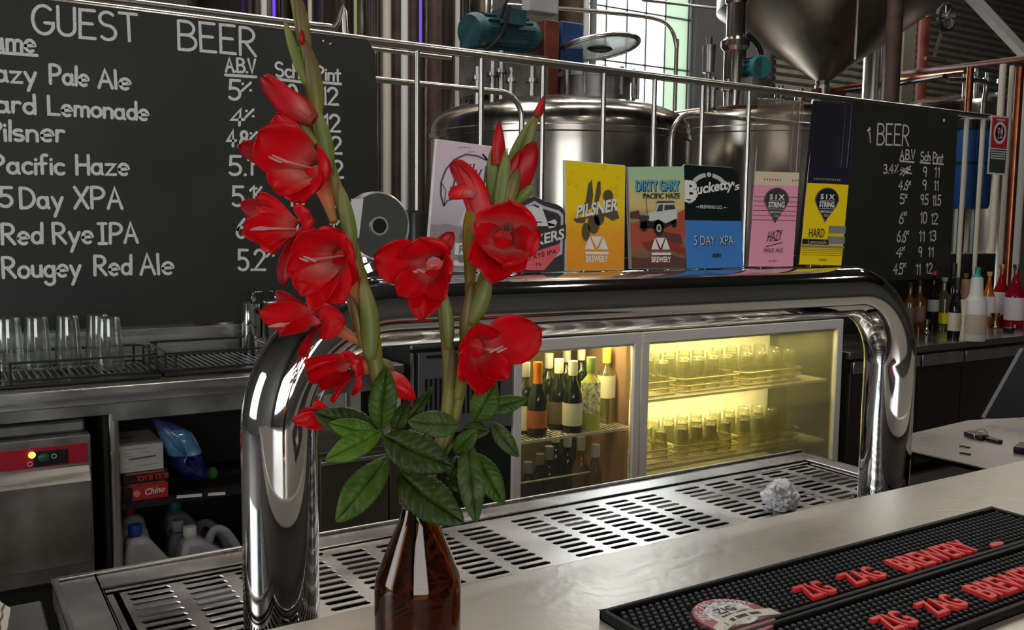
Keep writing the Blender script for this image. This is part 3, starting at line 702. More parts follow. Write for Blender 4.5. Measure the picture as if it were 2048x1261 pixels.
b.fill(white, [[(.32, .397), (.68, .397), (.68, .399), (.32, .399)], [(.32, .348), (.68, .348), (.68, .350), (.32, .350)]])
b.text(flat('olive_ink', 50, 44, 20), [('HARD', .14, .172, .50, .225, 0, 0, .0)])
b.fill(flat('navy', 30, 30, 50), [[(.004, .128), (.62, .128), (.62, .160), (.004, .160)]]); b.text(flat('gold_script', 206, 190, 110), [('Lemonade', .12, .132, .55, .155, 0, .01, .0)])
b.fill(flat('grey_box', 132, 132, 134), [[(.60, .20), (.99, .20), (.99, .245), (.60, .245)], [(.60, .135), (.99, .135), (.99, .18), (.60, .18)], [(.004, .108), (.99, .108), (.99, .122), (.004, .122)]])
b.fill(flat('olive_line', 150, 128, 30), [[(.01, v), (.99, v), (.99, v+.003), (.01, v+.003)] for v in (.062, .075, .088, .098)])
b.text(flat('olive_ink', 50, 44, 20), [('4.0%', .42, .028, .60, .042, 0, 0, .0)])

# clear round tap lens with a hole and a paper strip, and the black handle beside it
lc = onY(752, 452, YB); lr = (onY(812, 452, YB)-lc).x*1.02
ln = thing('round_tap_lens', 'round clear tap badge with a centre hole and a white paper strip', 'tap badge', (lc.x, YB, TZT+TR), 'tap badges on the chrome tower')
mx = Matrix.Rotation(radians(90), 3, 'X')
MB().lathe([(lr*.2, -.009), (lr*.97, -.009), (lr, -.006), (lr, .006), (lr*.97, .009), (lr*.2, .009), (lr*.2, -.009)], 48, lc, 0, mx, close=True).build('lens_disc', mat('lens_grey', (.13, .13, .115), .14, .3, coat=.4), ln)
MB().lathe([(lr*.955, -.0105), (lr*1.01, -.008), (lr*1.01, .008), (lr*.955, .0105), (lr*.955, -.0105)], 48, lc, 0, mx, close=True).build('highlight_rim', mat('lens_edge', (.75, .75, .72), .28, .7), ln)  # pale rim added so the disc edge carries its highlight in the colour
MB().lathe([(0, -.0095), (lr*.22, -.0095), (lr*.22, .012), (0, .012)], 28, lc, 0, mx).build('lens_hole', K['black'], ln)
MB().lathe([(lr*.21, -.012), (lr*.28, -.012), (lr*.28, .012), (lr*.21, .012), (lr*.21, -.012)], 28, lc, 0, mx, close=True).build('hole_ring', bpy.data.materials['lens_edge'], ln)
q = [onY(x, y, YB-.0115) for x, y in ((703, 398), (727, 398), (718, 476), (699, 474))]; MB().prism(q, (0, .0006, 0)).build('paper_strip', K['white'], ln)
MB().tube(smoothpath([(lc.x-.012, YB+.012, lc.z-lr*.7), (lc.x-.012, YB+.012, lc.z-lr*1.05), (lc.x-.006, YB+.008, TZT+TR+.004)], 6), [.012]*4+[.016]*4+[.024]*5, 16).build('lens_stand', K['chrome'], ln)
hc = onY(826, 475, YB+.07)
hd = thing('beer_tap', 'black cylindrical tap handle beside the round clear badge', 'beer tap', (hc.x, YB+.07, TZT+TR-.02))
MB().tube([(hc.x, YB+.07, TZT+.02), (hc.x, YB+.07, TZT+TR+.02), (hc.x, YB+.07, onY(826, 424, YB+.07).z-.003), (hc.x, YB+.07, onY(826, 421, YB+.07).z)], [.010, .0145, .0145, .0125], 20).build('grip', K['black'], hd)

# ================================================================== chalk lettering
def A_(cx, cy, rx, ry, a0, a1, n=10): return [(cx+rx*cos(radians(a0+(a1-a0)*i/n)), cy+ry*sin(radians(a0+(a1-a0)*i/n))) for i in range(n+1)]
G = {
 'A': [[(0, 0), (.3, 1), (.6, 0)], [(.12, .36), (.48, .36)]], 'B': [[(0, 0), (0, 1)], [(0, 1)]+A_(.25, .76, .27, .24, 90, -90)+[(0, .52)], [(0, .52)]+A_(.28, .26, .3, .26, 90, -90)+[(0, 0)]],
 'D': [[(0, 0), (0, 1)], [(0, 1)]+A_(.15, .5, .47, .5, 90, -90)+[(0, 0)]], 'E': [[(.5, 1), (0, 1), (0, 0), (.52, 0)], [(0, .52), (.42, .52)]],
 'G': [A_(.36, .5, .36, .5, 50, 330, 16)+[(.67, .40), (.40, .40)]], 'H': [[(0, 0), (0, 1)], [(.55, 0), (.55, 1)], [(0, .5), (.55, .5)]], 'I': [[(.18, 0), (.18, 1)], [(0, 1), (.36, 1)], [(0, 0), (.36, 0)]],
 'L': [[(0, 1), (0, 0), (.5, 0)]], 'N': [[(0, 0), (0, 1), (.55, 0), (.55, 1)]], 'P': [[(0, 0), (0, 1)], [(0, 1)]+A_(.2, .73, .32, .27, 90, -90)+[(0, .46)]],
 'R': [[(0, 0), (0, 1)], [(0, 1)]+A_(.2, .74, .3, .26, 90, -90)+[(0, .48)], [(.18, .48), (.55, 0)]], 'S': [A_(.28, .76, .26, .24, 40, 270, 10)+A_(.28, .26, .28, .26, 90, -140, 10)],
 'T': [[(0, 1), (.62, 1)], [(.31, 1), (.31, 0)]], 'U': [[(0, 1)]+A_(.28, .28, .28, .28, 180, 360)+[(.56, 1)]], 'V': [[(0, 1), (.28, 0), (.56, 1)]], 'X': [[(0, 1), (.55, 0)], [(.55, 1), (0, 0)]],
 'a': [A_(.22, .27, .22, .27, 40, 400, 16), [(.44, .54), (.44, .08), (.5, 0)]], 'c': [A_(.24, .28, .24, .28, 50, 310, 12)], 'd': [A_(.22, .27, .22, .27, 0, 360, 16), [(.45, 1), (.45, 0)]],
 'e': [[(.02, .27), (.46, .31)]+A_(.24, .28, .23, .29, 8, 305, 14)], 'f': [A_(.28, .82, .16, .18, 60, 180, 8)+[(.12, 0)], [(-.02, .52), (.3, .54)]], 'g': [A_(.22, .28, .22, .26, 20, 380, 16), [(.44, .54), (.44, -.2)]+A_(.22, -.2, .22, .2, 0, -160, 8)],
 'h': [[(0, 0), (0, 1)], A_(.2, .32, .2, .24, 170, 0, 8)+[(.40, 0)]], 'i': [[(0, 0), (0, .54)], [(0, .76), (.01, .78)]], 'l': [[(0, 0), (0, 1)]], 'm': [[(0, 0), (0, .54)], A_(.17, .36, .17, .18, 175, 0, 8)+[(.34, 0)], A_(.51, .36, .17, .18, 175, 0, 8)+[(.68, 0)]],
 'n': [[(0, 0), (0, .54)], A_(.2, .34, .2, .2, 175, 0, 8)+[(.40, 0)]], 'o': [A_(.24, .27, .24, .27, 0, 360, 16)], 'r': [[(0, 0), (0, .54)], A_(.18, .34, .18, .2, 175, 50, 6)], 's': [A_(.18, .41, .17, .13, 40, 270, 8)+A_(.18, .14, .18, .14, 90, -140, 8)],
 't': [[(.14, .86), (.14, 0)], [(-.04, .58), (.34, .60)]], 'u': [[(0, .54)]+A_(.2, .2, .2, .2, 180, 360, 8)+[(.40, .54)], [(.40, .54), (.42, 0)]], 'y': [[(0, .54), (.22, .02)], [(.46, .54), (.10, -.42)]], 'z': [[(0, .54), (.42, .54), (.02, 0), (.46, 0)]],
 '0': [A_(.25, .5, .25, .5, 90, 450, 18)], '1': [[(0, .8), (.16, 1), (.16, 0)]], '2': [A_(.24, .74, .24, .26, 170, -30, 10)+[(.0, 0), (.52, 0)]], '3': [A_(.2, .76, .22, .24, 150, -90, 10), A_(.2, .26, .25, .26, 90, -150, 10)], '4': [[(.36, 0), (.40, 1), (0, .34), (.56, .36)]],
 '5': [[(.46, 1), (.06, 1), (.03, .56)]+A_(.2, .30, .26, .30, 100, -140, 12)], '6': [[(.38, .98), (.1, .6)]+A_(.24, .27, .24, .27, 150, 510, 16)], '8': [A_(.24, .76, .2, .23, -90, 270, 14), A_(.24, .27, .25, .27, 90, 450, 16)], '9': [A_(.22, .72, .21, .25, 0, 360, 14), [(.43, .74), (.36, 0)]],
 '.': [[(0, .01), (.03, .03)]], '%': [[(.38, 1), (0, .1)], [(.03, .82), (.06, .86)], [(.36, .2), (.39, .24)]], '~': [[(0, .1), (.5, .9), (.5, .2), (.1, .8), (.7, .6)], [(.2, 0), (.7, 1)], [(0, .6), (.8, .2)]],
 '{': [[(.2, 1), (.1, .85), (.22, .6), (.28, 0)], [(.05, .8), (.25, .9)]], '_': [[(0, 0), (1, 0)]],
}


def chalk_word(mb, s, p0, p1, cap, w, jit=.012, depth=.0012):
    """hand lettered strokes, from p0 to p1 along the board (world points on its face), cap height cap"""
    random.seed(sum(map(ord, s))); xs = 0; strokes = []
    for ch in s:
        if ch == ' ': xs += .35; continue
        g_ = G[ch]; mxw = max(x for st in g_ for x, _ in st)
        sl = random.uniform(-.03, .03); dy = random.uniform(-.02, .02)
        for st in g_: strokes.append([(xs+x+sl*y, y+dy) for x, y in st])
        xs += mxw+(.12 if ch in '.' else .17)
    xs -= .17
    ex = (p1-p0)/xs; ez = V((0, 0, cap))
    for si, st in enumerate(strokes):
        o_ = V((0, -.00004*(si % 12), 0)); pts = []
        for x, y in st:
            q = p0+ex*x+ez*y+o_
            if not pts or (q-pts[-1]).length > 1e-4: pts.append(q)
        if len(pts) < 2: pts.append(pts[0]+V((.001, 0, .001)))
        closed = (pts[0]-pts[-1]).length < w*.3 and len(pts) > 4
        L, R = [], []
        for i, q in enumerate(pts):
            a = (q-pts[i-1]).normalized() if i else None; b_ = (pts[i+1]-q).normalized() if i < len(pts)-1 else None
            if a is None: a = b_
            if b_ is None: b_ = a
            na = V((-a.z, 0, a.x)); nb = V((-b_.z, 0, b_.x)); n_ = (na+nb); n_ = n_.normalized() if n_.length > .3 else na
            k = w/2/max(.62, n_.dot(na)); L.append(q+n_*k); R.append(q-n_*k)
        if not closed:
            def cap(q, d): e = V((-d.z, 0, d.x)); return [q+(e*cos(t)-d*sin(t))*w/2 for t in (pi*.25, pi*.5, pi*.75)]
            d0 = (pts[1]-pts[0]).normalized(); d1 = (pts[-2]-pts[-1]).normalized()
            c0_ = cap(pts[0], d0); c1_ = cap(pts[-1], d1)
            mb.poly([L[0]]+c0_+[R[0]]); mb.poly([R[-1]]+c1_+[L[-1]])
        for i in range(len(pts)-1): mb.poly([L[i], L[i+1], R[i+1], R[i]])


def chalk_lines(board, items, Yf, w):
    for s, x0, y0, x1, y1, capx in items:
        m = MB(); p0 = onY(x0, y0, Yf); p1 = onY(x1, y1, Yf); cap = onY(x0, y0-capx, Yf).z-p0.z
        chalk_word(m, s, p0, p1, cap, w*(1.0 if capx > 30 else .85) if s != '_' else w)
        m.build('chalk_lettering', K['chalk'], board, smooth=False)


YR = 4.0
bd = thing('beer_chalkboard', 'large black chalkboard with a white hand-lettered beer list, above the glass racks', 'chalkboard', (.8, YR-.03, 1.06))
c0 = [onY(x, y, YR-.03) for x, y in ((756, 345), (746, 107), (735, 82))]
bx1 = c0[0].x
MB().prism([(-.55, YR-.03, 1.07), (bx1+.008, YR-.03, 1.07), (bx1, YR-.03, 1.75), (bx1-.012, YR-.03, c0[1].z), (bx1-.05, YR-.03, 2.322), (-.55, YR-.03, 2.322)], (0, .012, 0)).build('board_panel', K['board'], bd)
L_ = [('GUEST', 66, 66, 276, 84, 57), ('BEER', 358, 98, 511, 112, 57), ('Name', -46, 95, 70, 104, 40), ('_', -48, 101, 74, 111, 10), ('Hazy', -42, 161, 72, 166, 38), ('Pale', 101, 167, 176, 171, 37), ('Ale', 198, 175, 260, 178, 36),
      ('Hard', -42, 222, 70, 227, 38), ('Lemonade', 98, 229, 296, 240, 36), ('Pilsner', -24, 281, 128, 283, 40), ('Pacific', -16, 347, 128, 348, 38), ('Haze', 154, 349, 257, 349, 38), ('5', 1, 414, 24, 414, 38), ('Day', 42, 416, 125, 417, 40), ('XPA', 150, 417, 244, 417, 42),
      ('Red', 5, 488, 84, 487, 40), ('Rye', 108, 487, 185, 486, 40), ('IPA', 198, 487, 275, 486, 40), ('Rougey', 7, 556, 160, 552, 40), ('Red', 190, 550, 262, 549, 38), ('Ale', 282, 549, 346, 547, 40),
      ('A.B.V', 452, 143, 511, 146, 27), ('_', 451, 150, 512, 154, 10), ('5', 459, 199, 480, 200, 38), ('%', 483, 184, 502, 185, 20), ('4', 462, 250, 488, 250, 32), ('%', 491, 236, 507, 236, 17), ('4.8', 455, 293, 496, 293, 31), ('%', 500, 280, 514, 280, 16), ('5.1', 460, 350, 504, 350, 37), ('%', 506, 331, 518, 331, 16),
      ('5.1', 466, 412, 508, 412, 38), ('%', 511, 392, 523, 392, 18), ('6', 474, 475, 492, 475, 38), ('%', 496, 450, 510, 450, 16), ('5.2', 478, 540, 530, 540, 40), ('%', 533, 515, 547, 515, 16),
      ('Sch', 551, 152, 598, 157, 28), ('_', 551, 158, 602, 164, 10), ('Pint', 633, 158, 681, 162, 26), ('_', 631, 164, 682, 168, 10)]
for i, (yy, x) in enumerate(((203, 562), (256, 566), (307, 570), (356, 574), (412, 578), (472, 582), (534, 586))):
    L_.append(('10', x, yy, x+32, yy, 33))
for i, (yy, x) in enumerate(((208, 645), (262, 649), (306, 652), (354, 655), (414, 658), (474, 662), (536, 666))):
    L_.append(('12', x, yy, x+31, yy+1, 33))
chalk_lines(bd, L_, YR-.0306, .0120)
MB().cyl((bx1-.36, YR-.0315, 2.248), (bx1-.36, YR-.03, 2.248), .012, 12).build('hook_mark', K['chalk'], bd)
for x, y in ((648, 82), (662, 88)): q = onY(x, y, YR-.031); MB().ball(q, .008, .004, .008, 10).build('screw', K['steel'], bd)

bd2 = thing('menu_chalkboard', 'smaller black chalkboard of beer prices hanging behind the liquor bottles', 'chalkboard', (5.6, YR-.03, 1.15))
q = [onY(x, y, YR-.03) for x, y in ((1640, 196), (1916, 229), (1899, 556))]
MB().prism([(q[0].x, YR-.03, 1.15), (q[1].x+.012, YR-.03, 1.15), (q[1].x, YR-.03, q[1].z), (q[0].x, YR-.03, q[1].z+.004)], (0, .012, 0)).build('board_panel', K['board'], bd2)
R_ = [('{', 1733, 285, 1741, 285, 30), ('BEER', 1754, 289, 1817, 292, 42), ('A.B.V', 1800, 319, 1829, 319, 19), ('_', 1800, 322, 1828, 325, 10), ('Sch', 1841, 322, 1860, 322, 18), ('_', 1840, 325, 1860, 327, 10), ('Pint', 1866, 324, 1886, 325, 19), ('_', 1866, 327, 1887, 329, 10),
      ('3.4%', 1767, 347, 1795, 347, 18), ('~', 1800, 352, 1823, 352, 20), ('9', 1846, 354, 1853, 354, 20), ('11', 1869, 354, 1878, 354, 19), ('4.6', 1797, 380, 1815, 380, 19), ('%', 1817, 371, 1821, 371, 8), ('9', 1845, 380, 1852, 380, 20), ('11', 1868, 381, 1876, 381, 19),
      ('5', 1800, 408, 1808, 408, 19), ('%', 1810, 397, 1814, 397, 8), ('9.5', 1841, 409, 1856, 409, 20), ('11.5', 1865, 411, 1881, 411, 20), ('6', 1798, 447, 1806, 447, 22), ('%', 1808, 432, 1813, 432, 8), ('10', 1841, 447, 1853, 447, 22), ('12', 1862, 448, 1875, 448, 21),
      ('6.6', 1794, 484, 1811, 484, 22), ('%', 1812, 470, 1817, 470, 8), ('11', 1838, 483, 1848, 483, 20), ('13', 1859, 482, 1871, 482, 20), ('4', 1792, 514, 1803, 515, 20), ('%', 1804, 502, 1809, 502, 8), ('9', 1837, 514, 1843, 514, 20), ('11', 1856, 514, 1866, 514, 19),
      ('4.5', 1787, 549, 1805, 549, 21), ('%', 1806, 535, 1811, 535, 8), ('11', 1832, 549, 1840, 549, 20), ('12', 1852, 547, 1864, 547, 20)]
chalk_lines(bd2, R_, YR-.0306, .0112)
q = onY(1888, 241, YR-.031); MB().ball(q, .012, .004, .012, 10).build('screw', K['chalk'], bd2)
# ================================================================== left back counter
CZ, CY = .93, 3.38
cnt2 = thing('back_counter', 'long stainless back counter under the large chalkboard, holding the glass racks', 'counter', (.8, CY, 0))
MB().box(-.6, 1.60, CY, 3.96, CZ-.06, CZ).build('worktop', K['steel_x'], cnt2, bevel=.004)
MB().box(-.6, 1.60, 3.94, 3.955, CZ, 1.062).build('splashback', K['steel_x'], cnt2)
MB().box(-.6, 1.22, 3.90, 3.96, .05, CZ-.062).build('back_panel', K['black_matt'], cnt2)
MB().box(-.6, 1.60, CY+.02, CY+.05, CZ-.10, CZ-.062).box(.50, 1.22, CY+.02, CY+.05, CZ-.125, CZ-.10).build('support_rail', K['dull_steel'], cnt2)
for x in (.505, 1.20):
    MB().cyl((x, CY+.04, 0), (x, CY+.04, CZ-.062), .019, 18).build('leg', K['steel'], cnt2)
MB().box(.47, .485, CY+.03, 3.9, .05, CZ-.10).build('side_panel', K['black_matt'], cnt2)
MB().box(.52, 1.22, CY+.06, 3.88, .472, .49).build('shelf', K['black_matt'], cnt2)
MB().box(.52, 1.22, CY+.06, 3.88, .045, .06).build('shelf', K['dull_steel'], cnt2)
MB().bar((1.02, 3.46, .80), (1.22, 3.75, .60), .05, .004).bar((1.08, 3.46, .74), (1.10, 3.46, .52), .02, .004).build('bracket', K['dull_steel'], cnt2)
MB().bar((.715, 3.44, .494), (.80, 3.42, .494), .03, .003).bar((.82, 3.415, .494), (.88, 3.40, .494), .03, .003).build('shelf_tag', K['paper'], cnt2)

dw = thing('glass_washer', 'under-counter stainless glass washer with a red control strip', 'glass washer', (.1, CY, .06))
DX1 = onY(184, 930, CY).x
MB().box(-.45, DX1, CY+.01, 3.88, .27, .77).build('body', K['dull_steel'], dw, bevel=.004)
MB().box(-.45, DX1-.01, CY+.06, 3.88, .77, .815).build('hood', K['dull_steel'], dw, bevel=.01)
MB().box(-.45, DX1-.02, CY+.03, 3.86, .06, .265).build('plinth', K['black_matt'], dw)
MB().box(-.45, DX1-.012, CY+.002, CY+.012, .676, .742).build('control_strip', mat('strip_red', srgb(178, 22, 44), .4), dw)
MB().prism([(-.45, CY-.040, .622), (-.45, CY-.006, .668), (-.45, CY+.01, .668), (-.45, CY+.01, .612)], (DX1-.01+.45, 0, 0)).build('door_handle', K['steel_x'], dw)
MB().box(-.45, DX1-.006, CY-.004, CY+.01, .325, .64).build('door', mat('smeared_steel', (.30, .29, .26), .34, .85, var=.35, vscale=5, rvar=.14), dw, bevel=.003)
q = onY(102, 914, CY); MB().box(q.x-.052, q.x+.052, CY-.004, CY+.004, q.z-.028, q.z+.022).build('switch', K['black'], dw, bevel=.002)
q = onY(88, 916, CY-.006); MB().ball(q, .018, .006, .015).build('switch_button', mat('green_button', (.03, .10, .05), .35), dw)
q = onY(108, 913, CY-.006); MB().tube(arcpath(q, .007, 0, 2*pi, (1, 0, 0), (0, 0, 1), 16), .0013, 6, cap=False).build('switch_mark', K['white'], dw)
q = onY(64, 911, CY-.004); MB().ball(q, .011, .006, .011).build('indicator_lamp', mat('lamp_yellow', (.9, .8, .1), .3, emit=(.85, .9, .10), estr=1.6), dw)
q = onY(60, 929, CY-.004); MB().tube(arcpath(q, .007, 0, 2*pi, (1, 0, 0), (0, 0, 1), 16), .001, 6, cap=False).build('lamp_mark', K['paper'], dw)


# ------------------------------------------------------------------ wire racks and glasses
def wire_rack(label, x0, x1, y0, y1, z, h=.055, group='wire glass racks on the back counter'):
    r = thing('wire_rack', label, 'glass rack', ((x0+x1)/2, (y0+y1)/2, z), group)
    MB().box(x0-.01, x1+.01, y0-.012, y1+.012, z, z+.012).build('tray', K['black'], r, bevel=.003)
    m = MB(); n = int((x1-x0)/.022)
    for i in range(1, n): x = x0+(x1-x0)*i/n; m.cyl((x, y0, z+.024), (x, y1, z+.024), .0032, 6)
    m.build('floor_wires', mat('coated_wire', (.05, .05, .05), .3, .3), r)
    for zz, nm in ((z+.024, 'lower_rail'), (z+h+.03, 'upper_rail')):
        c_ = .03
        pt = [V((x0+c_, y0, zz)), V((x1-c_, y0, zz)), V((x1, y0+c_, zz)), V((x1, y1-c_, zz)), V((x1-c_, y1, zz)), V((x0+c_, y1, zz)), V((x0, y1-c_, zz)), V((x0, y0+c_, zz)), V((x0+c_, y0, zz))]
        MB().tube(pt, .0042, 8, cap=False).build(nm, K['wire'], r)
    for x, y in ((x0+c_, y0), (x1-c_, y0), (x1, y0+c_), (x1, y1-c_), (x1-c_, y1), (x0+c_, y1), (x0, y1-c_), (x0, y0+c_)):
        MB().cyl((x, y, z+.012), (x, y, z+h+.03), .0042, 8).build('post', K['wire'], r)
    return r


ra = (.17, .672, 3.49, 3.80); rb = (.705, 1.10, 3.50, 3.86)
wire_rack('black wire rack on the back counter that is full of upturned glasses', *ra, CZ+.001)
wire_rack('empty black wire rack on the back counter, beside the glasses', *rb, CZ+.001)


def glass_proto(name, label, group, r0, r1, h, loc, m=None, t=.0025, foot=.012):
    """tumbler standing upside down: rim below"""
    o = MB().lathe([(r0, 0), (r0*.99, h*.3), (r1, h-.004), (r1-.004, h), (0, h), (0, h-foot), (r1-t, h-foot-.002), (r0-t, .001), (r0, 0)], 32, close=True).build(name, m or K['glass'], local=True)
    o.location = loc; return tag(o, label, 'glass', group)


gz = CZ+.0285
lab = ['upturned pint glass in the wire rack, back row, cut by the left photo edge', 'upturned pint glass in the wire rack, back row, second from its left end', 'upturned pint glass in the wire rack, back row, third from its left end',
       'upturned pint glass in the wire rack, right end of the back row', 'upturned pint glass at the front right corner of the wire rack']
spots = [(onY(px, 680, y).x, y) for px, y in ((18, 3.74), (74, 3.74), (136, 3.74), (196, 3.74), (219, 3.61))]
gh = onY(136, 631, 3.74).z-gz
g0 = glass_proto('pint_glass', lab[0], 'upturned glasses in the wire rack', .047, .037, gh, (*spots[0], gz), thin_glass('pint_clear', (.93, .95, .93), base=.07, milk=.05, milkcol=(.8, .8, .76)))
for (x, y), l in zip(spots[1:], lab[1:]): dup(g0, (x, y, gz), l)

# steel canister with two tap levers
q = onZ(507, 690, CZ); q = V((1.24, 3.80, CZ))
cn = thing('steel_canister', 'shiny steel canister with two flat levers on top, behind the red flowers', 'canister', q)
qc = onY(512, 640, 3.80); cx = qc.x
MB().lathe([(0, 0), (.055, 0), (.057, .01), (.057, .235), (.05, .243), (0, .245)], 36, (cx, 3.80, CZ)).build('body', K['chrome'], cn)
for dx in (-.012, .085):
    MB().lathe([(.006, 0), (.012, .008), (.012, .018), (.006, .024), (.006, .034), (.04, .038), (.042, .043), (0, .045)], 20, (cx+dx, 3.79, CZ+.243), close=True).build('lever_cap', K['chrome'], cn)
MB().box(cx+.03, cx+.14, 3.76, 3.84, CZ, CZ+.243).build('side_tank', K['steel'], cn, bevel=.01)

# ------------------------------------------------------------------ shelf goods
def carton(name, label, x0, x1, y0, y1, z0, z1, m, cat='box', group=None):
    o = MB().box(x0, x1, y0, y1, z0, z1).build(name, m, bevel=.002); return tag(o, label, cat, group)


SH = .4905
a, b_ = onY(247, 990, 3.47), onY(337, 990, 3.47)
rx0, rx1 = a.x, b_.x
b1 = carton('red_carton', 'red carton at the bottom of the stack on the under-counter shelf, with white lettering', rx0, rx1, 3.47, 3.68, SH, SH+.055, mat('carton_red', srgb(196, 44, 38), .5))
m = MB(); vs, fs, _ = text_mesh('Chino', .02); m.add([(rx0+.07+.07*u+.006*v, 3.4695, SH+.017+.024*v+.004*u) for u, v in vs], fs); m.build('box_lettering', K['white'], b1, smooth=False)
m = MB(); m.lathe([(0, -.0006), (.012, -.0006), (.012, 0), (0, 0)], 20, (rx0+.045, 3.4695, SH+.027), 0, Matrix.Rotation(radians(90), 3, 'X')); m.build('box_dot', mat('pink_dot', srgb(226, 150, 140), .6), b1)
MB().box(rx0-.0004, rx0+.03, 3.4693, 3.4699, SH+.002, SH+.053).build('box_panel', K['black'], b1)
b2 = carton('dark_carton', 'dark carton with red lettering between the red carton and the white box', rx0, rx1, 3.47, 3.68, SH+.0555, SH+.107, mat('carton_dark', srgb(52, 14, 12), .5))
m = MB()
for st, u0, u1 in (('BLACK', .045, .10), ('BULL', .105, .155)):
    vs, fs, _ = text_mesh(st, .02); m.add([(rx0+u1*1.0-(u1-u0)*u, 3.4695, SH+.092-.020*v) for u, v in vs], fs)
m.build('box_lettering', mat('letter_red', srgb(206, 60, 44), .5), b2, smooth=False)
MB().box(rx0+.01, rx0+.14, 3.4693, 3.4699, SH+.098, SH+.104).box(rx0+.02, rx0+.145, 3.4693, 3.4699, SH+.058, SH+.0615).build('box_stripe', mat('stripe_tan', srgb(188, 96, 78), .5), b2)
b3 = carton('white_box', 'white box with small black print on top of the two dark and red cartons', rx0-.008, rx1-.014, 3.47, 3.72, SH+.1075, SH+.205, mat('white_carton', (.62, .60, .56), .6))
m = MB()
for i in range(22): m.box(rx0+.022+i*.0042, rx0+.022+i*.0042+.003, 3.469, 3.4699, SH+.152+.0002*i, SH+.158+.0002*i)
m.build('box_print', K['black'], b3)
m = MB()
for x0_, x1_, z_ in ((.005, .085, .190), (.005, .03, .175), (.065, .09, .175), (.01, .04, .165), (.05, .12, .128), (.005, .022, .120)): m.box(rx0+x0_, rx0+x1_, 3.4692, 3.4699, SH+z_, SH+z_+.003)
m.build('box_small_print', mat('print_mid', (.34, .34, .36), .6), b3)
MB().box(rx0+.02, rx0+.06, 3.60, 3.615, SH+.2048, SH+.2056).build('box_slot', K['black'], b3)
# blue bag leaning on the white box
gp = [(303, 834), (318, 838), (338, 842), (360, 850), (382, 862), (396, 884), (406, 910), (414, 938), (416, 960), (400, 963), (376, 958), (354, 946), (340, 926), (332, 904), (322, 882), (312, 858)]
bg = MB(); cen = onY(366, 905, 3.50); rim = [onY(x, y, 3.50) for x, y in gp]
rings = [(1, 0), (.93, .022), (.78, .040), (.55, .052), (.28, .058), (.02, .058)]
vs = []; fs = []; n_ = len(rim)
for sgn in (-1, 1):
    for sc_, dp in rings:
        for i, p_ in enumerate(rim): vs.append(cen+(p_-cen)*sc_+V((0, sgn*dp*(1+.22*sin(i*2.4)), 0)))
for s_i in range(2):
    o_ = s_i*6*n_
    for k in range(5):
        for i in range(n_): fs.append((o_+k*n_+i, o_+k*n_+(i+1) % n_, o_+(k+1)*n_+(i+1) % n_, o_+(k+1)*n_+i))
    fs.append(tuple(range(o_+5*n_, o_+6*n_)))
bg.add(vs, fs)
def bag_mat():
    m = mat('blue_bag_film', (.1, .2, .4), .22, coat=.4); nt = m.node_tree; tc = nt.nodes.new('ShaderNodeTexCoord'); sp = nt.nodes.new('ShaderNodeSeparateXYZ'); nt.links.new(tc.outputs['Generated'], sp.inputs[0])
    cr = nt.nodes.new('ShaderNodeValToRGB'); cr.color_ramp.interpolation = 'CONSTANT'; e = cr.color_ramp.elements; e[0].position = 0; e[0].color = (*srgb(24, 28, 96), 1); e[1].position = .8; e[1].color = (*srgb(82, 96, 160), 1); k = e.new(.44); k.color = (*srgb(96, 150, 190), 1)
    nt.links.new(sp.outputs[2], cr.inputs[0]); nt.links.new(cr.outputs[0], nt.nodes['Principled BSDF'].inputs[0]); return m
tag(bg.build('blue_bag', bag_mat(), angle=70), 'shiny light and dark blue plastic bag leaning beside the white box', 'bag')
q = onY(424, 902, 3.62)
tag(MB().ball((q.x, 3.62, SH+.026), .02, .02, .026, 14).build('green_sponge', mat('green_foam', (.05, .28, .04), .7)), 'bright green sponge behind the blue bag', 'sponge')


def jug(label, capcol, cx, y, cz_top, w, h, d, z0, liquid=None, handle=True, flip=1, cat='jug'):
    """plastic jug: neck at one end of the sloping shoulder, loop handle at the other"""
    r = thing('plastic_jug', label, cat, (cx, y, z0), 'plastic jugs on the floor shelf'); X = lambda u: cx+flip*u
    body = [(-.045, .0), (w-.09, 0), (w-.09, h*.42), (w-.12, h*.52), (.045, h*.86), (.030, h*.90), (-.030, h*.90), (-.042, h*.72), (-.045, h*.55)]
    po = [V((X(u), y-d/2, z0+v)) for u, v in body]
    MB().prism(po, (0, d, 0)).build('jug_body', JB if liquid is None else liquid, r, bevel=.022)
    MB().lathe([(.020, 0), (.020, .012), (.024, .012), (.024, .042), (.022, .045), (0, .045)], 20, (X(0), y, z0+h*.89)).build('cap', capcol, r)
    if handle:
        hp = smoothpath([V((X(.06), y, z0+h*.70)), V((X(.085), y, z0+h*.93)), V((X(w-.16), y, z0+h*.90)), V((X(w-.112), y, z0+h*.62)), V((X(w-.105), y, z0+h*.40))], 5)
        MB().tube(hp, .016, 12).build('handle', JB if liquid is None else liquid, r)
    return r


def milky(name, c, tr=.35):
    return mat(name, c, .38, spec=.4)


